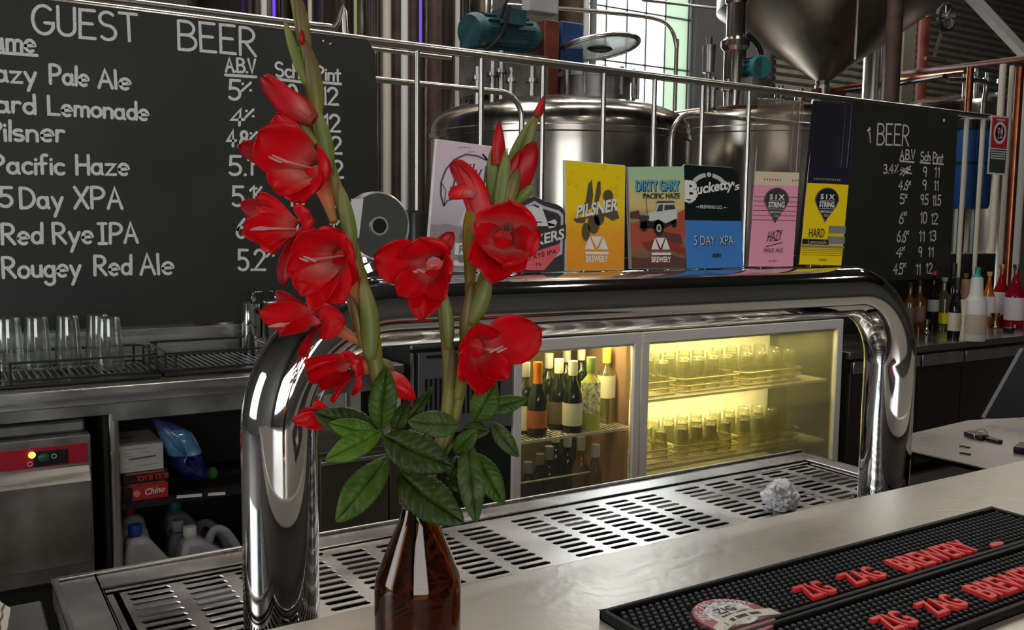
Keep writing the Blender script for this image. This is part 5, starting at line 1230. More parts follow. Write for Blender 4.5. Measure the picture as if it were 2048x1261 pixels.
for px, py, h_ in ((985, 190, .28), (1002, 186, .34), (1022, 188, .22), (955, 196, .2), (1064, 182, .25)):
    p_ = onY(px, py, TKY-.35); MB().cyl((p_.x, TKY-.35, zs+.12), (p_.x, TKY-.35, zs+.2+h_), .028, 12).lathe([(.05, 0), (.05, .03), (.028, .03)], 14, (p_.x, TKY-.35, zs+.2+h_*.5), close=True).build('fitting', K['steel'], tk)


# motors and gearboxes
def motor(label, a, b_, r, m, fins=14):
    a, b_ = V(a), V(b_); t = thing('motor', label, 'motor', a); d = (b_-a)
    mb = MB(); mb.tube([a, a+d*.06, a+d*.10, a+d*.12, a+d*.86, a+d*.88, b_], [r*.8, r*.95, r*.95, r*.86, r*.86, r*.9, r*.8], 28)
    mb.build('housing', m, t)
    mb = MB(); dn = d.normalized(); u = dn.orthogonal().normalized(); w = dn.cross(u)
    for i in range(fins):
        an = 2*pi*i/fins; o_ = u*cos(an)+w*sin(an); mb.obox(a+d*.5+o_*r*.9, d*.36, o_*r*.09, dn.cross(o_)*r*.02)
    mb.build('fins', m, t)
    return t, d


a, b_ = onY(938, 62, TKY-.1), onY(1062, 74, TKY+.15)
mt_, d = motor('dark green electric motor lying above the railing on the large tank', a, b_, .155, K['motor'])
MB().box((a.x+b_.x)/2-.12, (a.x+b_.x)/2+.10, TKY-.2, TKY-.02, a.z+.08, a.z+.20).build('terminal_box', K['motor'], mt_)
MB().tube(smoothpath([(a.x+.28, TKY-.25, a.z+.2), (a.x+.2, TKY-.28, a.z-.02), (a.x+.1, TKY-.2, a.z-.15), (a.x+.05, TKY-.1, a.z-.2)], 5), .016, 8).build('cable', K['black'], mt_)
MB().tube(smoothpath([(a.x+.2, TKY-.25, a.z+.1), (a.x+.33, TKY-.22, a.z+.32), (a.x+.7, TKY-.1, a.z+.36), (a.x+1.0, TKY+.2, a.z+.8)], 5), .014, 8).build('cable', K['black'], mt_)
MB().box(a.x+.05, b_.x-.02, TKY-.15, TKY+.15, zs+.23, a.z-.13).build('motor_bracket', K['dull_steel'], mt_)
q = onY(1078, 78, TKY+.2); tag(MB().box(q.x-.06, q.x+.09, TKY+.02, TKY+.30, zs+.24, q.z+.13).build('gear_coupling', K['redpipe'], bevel=.01), 'rust brown coupling block between the green motor and the blue gearbox', 'coupling')
q = onY(1117, 75, TKY+.25); tag(MB().box(q.x-.11, q.x+.13, TKY+.05, TKY+.35, zs+.24, q.z+.10).build('gearbox', K['blue'], bevel=.015), 'blue gearbox on top of the large tank beside the open hatch', 'gearbox')
q = onY(1090, 12, TKY+.2); jb = thing('junction_box', 'pale grey junction box at the top edge of the photo above the gearbox', 'box', q)
MB().box(q.x-.14, q.x+.16, TKY+.22, TKY+.36, q.z-.05, q.z+.3).build('case', mat('box_grey', (.42, .42, .40), .5), jb, bevel=.01); MB().cyl((q.x+.0, TKY+.29, q.z+.28), (q.x, TKY+.29, 9.0), .02, 8).build('conduit', grey, jb)
# handrail loop in front of the window
HY = 8.9
w0, w1, w2 = onY(1010, 10, HY), onY(1300, 35, HY), onY(1352, 130, HY)
pipe('bent steel handrail looping in front of the tall window', smoothpath([(w0.x, HY, w0.z), (onY(1180, 22, HY).x, HY, onY(1180, 22, HY).z), (w1.x, HY, w1.z), (onY(1340, 55, HY).x, HY, onY(1340, 55, HY).z), (w2.x, HY, onY(1352, 95, HY).z), (w2.x, HY, w2.z), (w2.x, HY, 0.0)], 6), .026, K['rail'], 'handrail', 'handrail')
u0, u1 = onY(1285, 0, 8.7), onY(1450, 18, 8.7)
pipe('straight thin rail crossing the window top to the steel column', [(u0.x, 8.7, u0.z), (u1.x+.05, 8.7, u1.z)], .018, K['rail'], 'handrail', 'handrail')
v0, v1 = onY(600, 48, 5.6), onY(690, 62, 5.6)
pipe('bent steel handrail end showing above the chalkboard', smoothpath([(v0.x-1.2, 5.6, v0.z), (v0.x, 5.6, v0.z), (v1.x-.08, 5.6, v0.z), (v1.x, 5.6, v0.z-.07), (v1.x, 5.6, 0.0)], 5), .022, K['rail'], 'handrail', 'handrail')
v0, v1 = onY(925, 88, 5.6), onY(1020, 100, 5.6)

# second tank, column pump and teal motor
T2Y = 7.4
pa, pb = onY(1338, 300, T2Y), onY(1700, 300, T2Y); cx2 = (pa.x+pb.x)/2; R2 = (pb.x-pa.x)/2*.95; z2 = onY(1420, 232, T2Y-.5).z
tk2 = thing('second_tank', 'steel tank with a copper strap behind the right bend of the railing', 'tank', (cx2, T2Y, 0))
MB().lathe([(0, 0), (R2, 0), (R2, z2-.16), (R2*1.01, z2-.15), (R2*1.01, z2-.10), (R2, z2-.09), (R2, z2), (R2*.95, z2+.07), (R2*.7, z2+.15), (.3, z2+.2), (0, z2+.2)], 80).build('shell', K['tank'], tk2, local=True)
MB().lathe([(R2*.90, z2+.095), (R2*.93, z2+.10), (R2*.88, z2+.125), (R2*.84, z2+.12)], 64, close=True).build('strap', K['copper'], tk2, local=True)
for px in (1425, 1455, 1560, 1600): p_ = onY(px, 200, T2Y-.3); MB().cyl((p_.x, T2Y-.3, z2+.05), (p_.x, T2Y-.3, z2+.42), .035, 12).lathe([(.06, 0), (.06, .04), (.03, .04)], 14, (p_.x, T2Y-.3, z2+.3), close=True).build('fitting', K['steel'], tk2)
p_ = onY(1472, 60, T2Y-.2); sc2 = thing('process_tower', 'wide steel process column left of the hanging cone', 'process column', (p_.x, T2Y-.2, z2))
MB().lathe([(.10, 0), (.115, .3), (.115, .62), (.15, .66), (.15, .72), (.10, .76), (.10, 1.1), (.12, 1.12), (.12, 1.5), (.08, 1.55), (.08, 3.0)], 28, (p_.x, T2Y-.2, z2+.12)).build('column_tube', K['tank'], sc2)
MB().tube(smoothpath([(p_.x+.05, T2Y-.32, z2+.9), (p_.x+.22, T2Y-.34, z2+.75), (p_.x+.30, T2Y-.3, z2+.42)], 6), .028, 10).build('hose', K['black'], sc2)
p_ = onY(1418, 115, T2Y-.4); tag(MB().tube([(p_.x, T2Y-.4, z2+.02), (p_.x, T2Y-.4, p_.z-.16), (p_.x, T2Y-.4, p_.z-.15), (p_.x, T2Y-.4, p_.z+.12), (p_.x, T2Y-.4, p_.z+.13), (p_.x, T2Y-.4, p_.z+.2)], [.03, .03, .06, .065, .03, .03], 14).build('relief_valve', K['steel']), 'small ribbed steel valve standing left of the process column', 'valve')
a = onY(1524, 134, T2Y-.45); mt2, d = motor('teal electric motor seen end-on, above the railing beside the cone', a, a+V((.12, .42, 0)), .135, mat('motor_teal_bright', (.03, .15, .16), .4))
MB().lathe([(.105, -.004), (.105, -.012), (.085, -.012), (.085, .0), (0, .0)], 28, a, 0, Matrix.Rotation(radians(90), 3, 'X')).build('fan_guard', K['motor'], mt2)
MB().box(a.x-.10, a.x+.18, a.y+.03, a.y+.38, z2+.06, a.z-.10).build('motor_foot', K['dull_steel'], mt2)
# hanging cone of the malt silo
CYY = 7.2
ap = onY(1645, 168, CYY); w_l, w_r = onY(1500, 0, CYY), onY(1775, 0, CYY)
hh = w_l.z-ap.z; rr = (w_r.x-w_l.x)/2
cn_ = thing('malt_hopper', 'big steel cone of a hanging hopper at the top right', 'hopper', (ap.x, CYY, ap.z))
MB().lathe([(.07, -.02), (.08, .03), (rr*1.0, hh*1.0), (rr*1.06, hh*1.06), (rr*1.06, hh*1.06+.9)], 64, close=True).build('cone', mat('hopper_steel', (.26, .24, .21), .36, 1, rvar=.06), cn_, local=True)
MB().lathe([(.07, -.22), (.11, -.22), (.11, -.18), (.085, -.16), (.085, -.02)], 28, close=True).build('outlet_neck', K['steel'], cn_, local=True)
MB().box(-.12, .34, -.05, .05, -.16, -.06).build('valve_block', K['redpipe'], cn_, local=True)
pc_ = onY(1716, 10, CYY-1.5)
pipe('thin chain hanging in front of the cone', [(pc_.x, CYY-1.5, 8.9), (pc_.x, CYY-1.5, onY(1716, 120, CYY-1.5).z)], .012, K['rail'], 'chain', 'chain')
# columns at the right
vpipe('bright steel column right of the cone', 1748, 7.6, 38, K['rail'], 0, 8.9, 90); vpipe('dark brown steel column beside the bright steel one', 1787, 5.9, 32, K['brown'], 0, 8.9, 90)
vpipe('pale slim pipe between the steel and brown columns', 1771, 7.4, 8, whitep, 0, 8.9, 90); vpipe('rust red column in front of the roller door', 1846, 9.0, 22, K['redpipe'], 0, 8.9, 90)
p_ = onY(1820, 100, 9.6); tag(MB().box(p_.x-.16, p_.x+.14, 9.6, 9.9, 0, 8.9).build('square_post', mat('khaki_paint', (.20, .19, .14), .6)), 'khaki square post left of the rust red column', 'post')
# pulley wheel, brace
wc = onY(1892, 34, 8.6); wh = thing('pulley_wheel', 'dark spoked wheel high up in front of the roller door', 'wheel', wc)
my = Matrix.Rotation(radians(90), 3, 'X'); rw = .21
MB().lathe([(rw*.86, -.04), (rw, -.03), (rw, .03), (rw*.86, .04), (rw*.86, -.04)], 36, wc, 0, my, close=True).build('rim', mat('dark_iron', (.045, .04, .036), .45, .6), wh)
for i in range(4):
    a_ = pi/4*i; e_ = V((cos(a_), 0, sin(a_)))*rw*.88; MB().bar(wc-e_, wc+e_, .03, .02, 0, (0, 1, 0)).build('spoke', K['dull_steel'], wh)
MB().lathe([(.05, -.06), (.05, .06)], 16, wc, 0, my).build('hub', K['dull_steel'], wh)
MB().bar(wc, wc+V((-.10, .1, -.62)), .04, .04).bar(wc+V((-.30, .1, -.62)), wc+V((.2, .1, -.60)), .05, .05).build('bracket', K['brown'], wh)
MB().bar((wc.x-.35, wc.y+.08, wc.z), (wc.x, wc.y+.04, wc.z), .06, .06).build('arm', K['brown'], wh)
a, b_ = onY(1925, -25, 6.6), onY(2065, 125, 6.6); dd = (a-b_).normalized()
tag(MB().bar(b_, a+dd*.2, .10, .10, 0, (0, 1, 0)).build('diagonal_brace', K['white']), 'white diagonal brace in the top right corner', 'brace')
# copper pipes
c0_, c1_ = onY(1660, 172, 7.0), onY(2045, 120, 5.2)
pipe('rust red pipe running level below the brace toward the right edge', [onY(1800, 148, 7.6), onY(1945, 131, 5.7), onY(2080, 114, 4.6)], .032, K['redpipe'], 'pipe')
pipe('second rust pipe just below the red one', [onY(1665, 178, 8.3), onY(1800, 160, 7.4), onY(1932, 142, 5.9)], .026, K['copper'], 'pipe')
pipe('dark pipe under the rust pipes', [onY(1690, 182, 8.2), onY(1800, 168, 7.4), onY(1890, 152, 6.2)], .026, K['black'], 'pipe')
q = onY(1941, 135, 5.6); pipe('copper vertical pipe dropping from the rust pipes behind the sign', [(q.x, 5.6, q.z), (q.x, 5.6, 0)], .032, K['copper'], 'pipe')
# third tank at far right with cream pipes, blue filters
T3Y = 7.0
pa = onY(1846, 215, T3Y); z3 = onY(1980, 205, T3Y).z; cx3 = pa.x+1.3
tk3 = thing('third_tank', 'steel tank with a low dome behind the small sign at the right edge', 'tank', (cx3, T3Y, 0))
MB().lathe([(0, 0), (1.25, 0), (1.25, z3-.2), (1.2, z3-.1), (.9, z3), (.3, z3+.08), (0, z3+.09)], 64).build('shell', K['tank'], tk3, local=True)
for dx, h_ in ((-.95, .22), (-.72, .36), (-.5, .28), (-.2, .30)): MB().cyl((cx3+dx, T3Y-.3, z3-.12), (cx3+dx, T3Y-.3, z3+h_), .03, 10).lathe([(.055, 0), (.055, .05), (.03, .05)], 12, (cx3+dx, T3Y-.3, z3+h_*.6), close=True).build('fitting', K['steel'], tk3)
q0 = onY(1895, 160, 6.3); q1 = onY(1972, 172, 6.3)
pipe('steel pipe bend over the third tank', smoothpath([(q0.x, 6.3, q0.z), (onY(1960, 162, 6.3).x, 6.3, onY(1960, 162, 6.3).z), (q1.x, 6.3, q1.z), (q1.x-.02, 6.3, q1.z-.2)], 5)+[V((q1.x-.02, 6.3, 0))], .03, K['rail'])
fb = mat('filter_blue', (.012, .06, .21), .3)
for px, w, l in ((1930, 36, 'dark blue filter housing just right of the small chalkboard'), (1963, 38, 'blue cylindrical filter housing left of the hanging sign')):
    p_ = onY(px, 330, 5.0); k = (p_-CAM).dot(FW)/FPX; r = thing('filter_housing', l, 'filter', (p_.x, 5.0, 0), 'blue filters by the railing')
    zt_ = onY(px, 258, 5.0).z; zb2 = onY(px, 418, 5.0).z
    MB().lathe([(0, 0), (w*k*.42, 0), (w*k*.5, .03), (w*k*.5, zt_-zb2-.02), (w*k*.45, zt_-zb2)], 24, (p_.x, 5.0, zb2)).build('canister', fb, r)
    MB().lathe([(w*k*.56, 0), (w*k*.56, .08), (w*k*.3, .1), (0, .1)], 24, (p_.x, 5.0, zt_)).build('head', K['black'], r)
    MB().lathe([(w*k*.52, 0), (w*k*.52, .025)], 24, (p_.x, 5.0, zb2+(zt_-zb2)*.55), close=True).build('band', K['black'], r)
    MB().cyl((p_.x, 5.05, 0), (p_.x, 5.05, zb2+.02), .03, 8).build('stand', K['dull_steel'], r)
for px, py, w, m_, l in ((1988, 430, 13, K['cream'], 'cream pipe just left below the hanging sign'), (2006, 430, 10, K['cream'], 'cream pipe right below the hanging sign'), (2022, 420, 16, K['copper'], 'bright copper pipe right of the hanging sign'), (2038, 420, 14, whitep, 'white pipe beside the bright copper pipe at the right edge')):
    p_ = onY(px, py, 4.6); k = (p_-CAM).dot(FW)/FPX; pipe(l, [(p_.x, 4.6, 0), (p_.x, 4.6, 2.9)], w*k/2, m_, 'pipe')
q = onY(1930, 520, 4.8); tag(MB().cyl((q.x-.35, 4.9, q.z), (q.x+.45, 4.9, q.z), .06, 14).build('pump_body', K['dull_steel']), 'dull steel pump body behind the liquor bottles', 'pump')
# ================================================================== the flowers in the brown bottle
BX, BY = .314, .638
BD = (V((BX, BY, 1.2))-CAM).dot(FW)
PXM = .731/FPX
bt_ = thing('brown_bottle', 'brown glass beer bottle on the bar holding gladioli and mint', 'bottle', (BX, BY, BZ))
zsh = onD(835, 1167, .731).z-BZ; ztop = onD(830, 985, .731).z-BZ
RB = 86.5*PXM
prof = [(0, .0005), (RB*.9, .0005), (RB*.985, .004), (RB, .010), (RB, zsh-.004), (RB*.99, zsh+.002), (RB*.955, zsh+.008), (RB*.42, ztop-.018), (RB*.36, ztop-.010), (.0135, ztop-.008), (.0150, ztop-.006), (.0150, ztop-.001), (.0140, ztop), (.0118, ztop)]
inn = [(.0105, ztop-.004), (.0108, ztop-.012), (RB*.36, ztop-.024), (RB*.90, zsh+.006), (RB*.945, zsh-.004), (RB*.945, .010), (RB*.8, .006), (0, .006)]
MB().lathe(prof+inn, 64).build('glass_shell', mat('amber_glass', (.30, .105, .010), .015, trans=1, ior=1.5), bt_, local=True)

RED = srgb(240, 6, 26); DRED = srgb(150, 4, 16); PINK = srgb(240, 128, 118); SALM = srgb(242, 150, 120)
P_red = petal_mat('petal_red', [(0, srgb(206, 104, 100)), (.22, srgb(236, 112, 106)), (.42, srgb(232, 44, 50)), (.62, RED), (1, srgb(210, 2, 14))], transl=.33)
P_pale = petal_mat('petal_pale_throat', [(0, srgb(206, 128, 108)), (.34, srgb(248, 166, 148)), (.54, srgb(244, 96, 88)), (.74, RED), (1, srgb(214, 4, 16))], transl=.33)
P_deep = petal_mat('petal_deep_red', [(0, srgb(150, 30, 30)), (.3, srgb(186, 8, 22)), (1, srgb(168, 2, 14))], transl=.2)
P_bud = petal_mat('bud_red', [(0, srgb(150, 74, 36)), (.22, srgb(190, 30, 28)), (.5, srgb(206, 8, 24)), (1, srgb(150, 2, 16))], transl=.15, vdir=(3, 6, 1))
P_tube = petal_mat('bloom_tube', [(0, srgb(168, 128, 62)), (.4, srgb(206, 124, 84)), (.8, srgb(220, 60, 52)), (1, RED)], transl=.2, vdir=(2, 12, 1))
P_bract = petal_mat('bract_green', [(0, srgb(128, 134, 62)), (.5, srgb(120, 138, 70)), (.85, srgb(150, 150, 84)), (1, srgb(150, 106, 66))], transl=.2, veins=.3, vdir=(1, 14, 1))
P_olive = petal_mat('bract_olive', [(0, srgb(150, 136, 58)), (.4, srgb(128, 118, 62)), (.8, srgb(118, 98, 66)), (1, srgb(122, 76, 50))], transl=.15, veins=.3, vdir=(1, 14, 1))
P_yel = petal_mat('calyx_yellow', [(0, srgb(110, 92, 34)), (.5, srgb(150, 128, 30)), (1, srgb(176, 140, 26))], transl=.15, veins=.3, vdir=(1, 10, 1))
P_stem = petal_mat('stem_green', [(0, srgb(96, 92, 40)), (.3, srgb(128, 126, 58)), (.6, srgb(140, 130, 66)), (1, srgb(130, 118, 62))], transl=.1, veins=.2, vdir=(10, 6, 1))
P_sten = mat('stamen_white', srgb(236, 170, 164), .5); P_anth = mat('anther', srgb(206, 140, 136), .6); P_andk = mat('anther_dark', srgb(84, 30, 36), .6)
TOCAM = -FW


def prof_w(t, a=.30, pk=.58, tipp=.55):
    if t < pk: k = t/pk; k = k*k*(3-2*k); return a+(1-a)*k
    k = (t-pk)/(1-pk); return max(0, 1-k**2.2)**tipp


def petal(mb, P0, P1, P2, Wd, axis, cup=.25, ruf=.05, seed=0, a=.3, pk=.58, nu=16, nv=11, twist=0, tipp=.55):
    g_ = []
    for i in range(nu):
        t = i/(nu-1); c = bez(P0, P1, P2, t); tn = (bez(P0, P1, P2, min(1, t+.02))-bez(P0, P1, P2, max(0, t-.02))).normalized()
        sd = tn.cross(axis)
        sd = (sd if sd.length > .05 else tn.cross(UP)).normalized(); nr = sd.cross(tn).normalized()
        if twist: an = twist*t; sd, nr = sd*cos(an)+nr*sin(an), nr*cos(an)-sd*sin(an)
        w = Wd*prof_w(t, a, pk, tipp); row = []
        for j in range(nv):
            s_ = 2*j/(nv-1)-1
            h = cup*w*.5*(s_*s_)+ruf*Wd*sin(5.2*s_+7*t+seed)*t*abs(s_)**1.5-.02*Wd*math.exp(-(s_/.12)**2)
            row.append(c+sd*(s_*w/2*(1-.12*abs(cup)*s_*s_))+nr*h)
        g_.append(row)
    return mb.surf(g_)


ZP = lambda x, y, dd=0: onD(x, y, .725+dd)
def stem(parent, pts, name='stem', m=None, n=12):
    """pts: (px, py, depth offset, width px)"""
    P = smoothpath([ZP(x, y, d) for x, y, d, w in pts], 6); W_ = []
    for i in range(len(pts)-1):
        for k in range(6): W_.append(pts[i][3]+(pts[i+1][3]-pts[i][3])*k/6)
    W_.append(pts[-1][3])
    return MB().tube(P, [w*PXM/2 for w in W_], n).build(name, m or P_stem, parent)


def bract(parent, base, tip, w, dd=0, bend=0, m=None, name='bract', cup=-.7, dt=0):
    a = ZP(base[0], base[1], dd); b_ = ZP(tip[0], tip[1], dd+dt); mid = (a+b_)/2+TOCAM*.004; d = (b_-a)
    mid += RT*(bend*PXM)
    mb = MB(); petal(mb, a, mid, b_, w*PXM, TOCAM, cup=cup, ruf=.0, a=.62, pk=.35, tipp=.8); return mb.build(name, m or P_bract, parent, solid=.0006)


def bud(parent, base, tip, w, dd=0, bend=0, m=None, prof=None, name='bud'):
    a = ZP(base[0], base[1], dd); b_ = ZP(tip[0], tip[1], dd-.004); mid = (a+b_)/2+RT*(bend*PXM)
    prof = prof or [.35, .62, .82, .95, 1.0, .98, .92, .82, .66, .42, .10]
    pts = [bez(a, mid, b_, i/10) for i in range(11)]
    return MB().tube(pts, [p*w*PXM/2 for p in prof], 18, lobes=(3, .13, 4.5)).build(name, m or P_bud, parent)


def bloom(parent, mouth, tube, petals, depth=0, axis_px=(0, 0), throat=.018, m=None, tw=(14, 40), stamens=True, anth=P_anth, cupm=.25, st_dir=None, st_len=34):
    """mouth: px of the throat; tube: (px, py, dd) where it leaves the stem; petals: (tip x, tip y, tip depth, width px, bow, material, layer)"""
    Mo = ZP(mouth[0], mouth[1], depth); Tb = ZP(tube[0], tube[1], tube[2])
    axis = (TOCAM+RT*axis_px[0]-UP*axis_px[1]).normalized(); deep = Mo-axis*throat
    mid = (Tb+deep)/2
    cp = bez(Tb, mid-axis*.004, deep, .5)
    pts = [bez(Tb, cp, deep, i/7) for i in range(8)]
    bl = MB().tube(pts, [(tw[0]+(tw[1]-tw[0])*(i/7)**1.4)*PXM/2 for i in range(8)], 16).build('bloom', P_tube, parent)
    for i, (x, y, dt, w, bow, mm) in enumerate(petals):
        tip = ZP(x, y, depth+dt); lat = tip-deep; L = lat.length; lat = lat-axis*lat.dot(axis)
        c1 = deep+axis*(throat*(.62+.55*bow))+lat*.40
        P0 = deep+lat.normalized()*(tw[1]*.26*PXM)
        mb = MB(); petal(mb, P0, c1, tip, w*PXM, axis, cup=cupm, ruf=.085, seed=i*1.9+mouth[0], a=.46, pk=.62, tipp=.62)
        mb.build('petal', mm or m or P_red, bl, solid=.0004)
    if stamens:
        d0 = st_dir or (0, -1)
        for k in (-1, 0, 1):
            e = Mo+axis*.010+RT*((d0[0]*st_len+k*7)*PXM)-UP*((d0[1]*st_len+abs(k)*3)*PXM)
            pa_ = smoothpath([deep+RT*(k*.002), (deep+e)/2+axis*.003, e], 4); nrm_ = len(pa_)
            sm = MB().tube(pa_, .0005, 6).build('stamen', P_sten, bl)
            MB2 = MB().tube([e-(RT*d0[0]-UP*d0[1])*.003, e, e+(RT*d0[0]-UP*d0[1])*.006+axis*.001], [.0005, .0011, .0005], 8); MB2.build('anther', anth, bl)
    return bl


# ------------------------------------------------------------------ tall left stalk
gl = thing('gladiolus_stalk', 'tallest red gladiolus stalk, reaching the top edge at the left of the bouquet', 'flower', (BX, BY, BZ+.01), 'gladioli in the brown bottle')
stem(gl, [(829, 1170, .004, 12), (828, 1030, .002, 13), (822, 985, .002, 14), (795, 870, .0, 24), (757, 760, 0, 30), (746, 690, 0, 34), (736, 630, 0, 30), (722, 560, .002, 27), (704, 490, .002, 25), (686, 420, .004, 24), (668, 360, .004, 24), (650, 300, .004, 24), (636, 240, .004, 24), (626, 180, .005, 24), (615, 120, .006, 23), (602, 60, .006, 22), (592, 10, .006, 20), (582, -40, .006, 16)])
bract(gl, (613, 170), (568, 36), 22, -.004, -4)
bract(gl, (632, 245), (610, 78), 38, -.006, 10, P_olive)
bract(gl, (612, 130), (590, -30), 28, -.004, 8, P_olive)
bract(gl, (657, 350), (630, 210), 34, -.006, 8)
bract(gl, (633, 288), (583, 218), 20, -.008, -4, P_olive)
bract(gl, (702, 520), (677, 362), 34, -.008, 8)
bract(gl, (738, 720), (722, 552), 42, -.010, 14)
bract(gl, (735, 715), (700, 585), 20, -.004, 0, P_olive); bract(gl, (728, 690), (690, 560), 18, -.001, -6, P_olive)
bract(gl, (700, 570), (655, 455), 22, -.004, -4, P_olive)
MB().ball(ZP(604, 75, -.012), .0022, .0022, .006, 10).build('bud', P_deep, gl)
bud(gl, (628, 242), (524, 155), 50, -.012, -8, None, [.5, .8, .95, 1, 1, .96, .88, .8, .7, .55, .3])
bud(gl, (620, 232), (533, 148), 24, -.018, 6, P_red, [.4, .7, .9, 1, 1, .95, .9, .8, .7, .5, .15], 'bud')
# upper open bloom
bloom(gl, (592, 330), (668, 445, -.002), [(553, 226, .016, 62, .20, P_red), (476, 292, .020, 50, .15, P_deep), (518, 262, -.006, 118, .55, P_red), (662, 340, -.006, 96, .60, P_red), (552, 386, -.006, 86, .70, P_pale), (612, 404, -.008, 88, .75, P_red)], -.026, (-.28, .05), .034, P_red, (16, 54), st_dir=(-1, -.5), st_len=16)
# second bloom
bloom(gl, (556, 455), (690, 545, .002), [(516, 388, .014, 52, .3, P_red), (482, 404, .016, 48, .25, P_deep), (484, 468, -.016, 74, .5, P_red), (568, 572, .012, 34, .25, P_deep), (628, 440, -.010, 76, .55, P_red), (548, 505, -.010, 84, .75, P_red)], -.026, (-.4, .05), .030, P_red, (15, 44), st_dir=(-1, .1), st_len=16)
# third bloom, facing the camera
bloom(gl, (642, 520), (718, 610, .002), [(604, 462, -.008, 96, .5, P_red), (572, 545, -.002, 74, .45, P_red), (690, 466, .002, 92, .45, P_red), (716, 560, -.006, 84, .55, P_red), (600, 590, -.016, 70, .8, P_pale), (690, 606, -.018, 74, .80, P_red), (632, 626, -.014, 60, .8, P_red)], -.052, (-.25, .15), .036, P_red, (16, 52), st_dir=(-.7, -.3), st_len=14)
# fourth bloom, pointing left
bloom(gl, (600, 645), (728, 690, .004), [(517, 622, -.006, 66, .45, P_red), (554, 584, .014, 44, .3, P_deep), (692, 640, -.012, 74, .6, P_red), (612, 715, -.012, 52, .5, P_deep), (560, 668, -.022, 60, .6, P_red), (660, 600, .008, 60, .4, P_red)], -.024, (-.8, .1), .020, P_red, (14, 40), st_dir=(-1, .1), st_len=16)
# lowest, seen from its side
bloom(gl, (676, 748), (764, 742, .004), [(608, 722, -.004, 70, .4, P_red), (612, 745, -.014, 74, .5, P_red), (666, 806, -.014, 44, .5, P_red), (724, 776, -.016, 58, .6, P_pale), (722, 722, .002, 70, .5, P_red), (640, 780, -.008, 50, .5, P_deep)], -.012, (-.75, .35), .022, P_red, (16, 50), stamens=False)
bud(gl, (768, 748), (832, 800), 40, .012, 0, P_red); bract(gl, (760, 720), (790, 742), 20, .01, 0, P_olive)
bloom(gl, (640, 838), (712, 850, .02), [(583, 842, .0, 34, .3, P_red), (598, 822, .006, 28, .3, P_deep), (630, 800, .01, 34, .3, P_red), (612, 856, .0, 30, .4, P_red)], .012, (-.8, 0), .018, P_red, (12, 34), stamens=False)

# ------------------------------------------------------------------ middle stalk, one open bloom
gm = thing('gladiolus_stalk', 'short red gladiolus stalk with one open bloom, in the middle of the bouquet', 'flower', (BX, BY, BZ+.01), 'gladioli in the brown bottle')
stem(gm, [(838, 1170, .0, 11), (838, 1030, .0, 12), (842, 985, .0, 13), (880, 880, 0, 22), (896, 800, 0, 25), (896, 720, 0, 24), (890, 650, .002, 24), (882, 600, .004, 20), (872, 570, .006, 16)])
bract(gm, (897, 700), (886, 575), 26, -.006, 6); bract(gm, (896, 790), (905, 690), 22, -.004, 4, P_olive)
bloom(gm, (852, 540), (886, 612, .010), [(748, 512, -.004, 92, .50, P_red), (836, 477, -.002, 108, .45, P_red), (906, 464, .012, 36, .3, P_deep), (896, 566, .002, 96, .45, P_red), (846, 641, -.014, 70, .60, P_red), (796, 592, -.014, 64, .65, P_red), (886, 600, -.012, 56, .6, P_red)], -.036, (-.1, .15), .036, P_pale, (16, 64), st_dir=(-.4, -.1), st_len=16)

# ------------------------------------------------------------------ right stalk
gr = thing('gladiolus_stalk', 'right red gladiolus stalk with two open blooms and red-tipped green buds', 'flower', (BX, BY, BZ+.01), 'gladioli in the brown bottle')
stem(gr, [(845, 1170, -.004, 11), (846, 1030, -.003, 12), (852, 985, -.002, 13), (898, 870, .004, 20), (918, 790, .004, 24), (926, 720, .004, 26), (940, 650, .002, 30), (956, 600, .002, 30), (972, 550, .004, 26), (988, 490, .006, 22), (1000, 430, .006, 20), (1012, 380, .006, 18), (1035, 320, .006, 14)])
bract(gr, (938, 650), (976, 545), 40, -.004, 12); bract(gr, (928, 700), (944, 560), 26, -.002, -6, P_olive); bract(gr, (914, 800), (930, 680), 26, -.004, 4, P_olive)
# green sheaths and red buds
bud(gr, (994, 330), (999, 238), 27, -.004, 0, None, [.8, .95, 1, 1, .96, .88, .78, .64, .48, .28, .05])
bract(gr, (998, 420), (990, 285), 40, .0, -8, P_bract, cup=-.5); bract(gr, (996, 425), (1010, 300), 34, -.008, 10, P_bract, cup=-.6)
bud(gr, (1022, 395), (1068, 284), 44, .004, 4, None, [.5, .75, .92, 1, 1, .98, .95, .9, .8, .6, .25])
bud(gr, (1012, 390), (1040, 300), 22, -.002, -4, P_deep); bract(gr, (1018, 408), (1038, 335), 30, -.010, -4, P_olive); bract(gr, (1030, 405), (1066, 368), 24, -.006, 6, P_bract)
bract(gr, (1012, 385), (1078, 222), 40, .008, -10, P_bract, cup=-.45); bract(gr, (1022, 370), (1070, 235), 26, .0, 10, P_bract)
bud(gr, (1074, 232), (1088, 190), 18, .004, 0, P_bud, [.8, 1, 1, .95, .85, .75, .6, .45, .3, .18, .04])
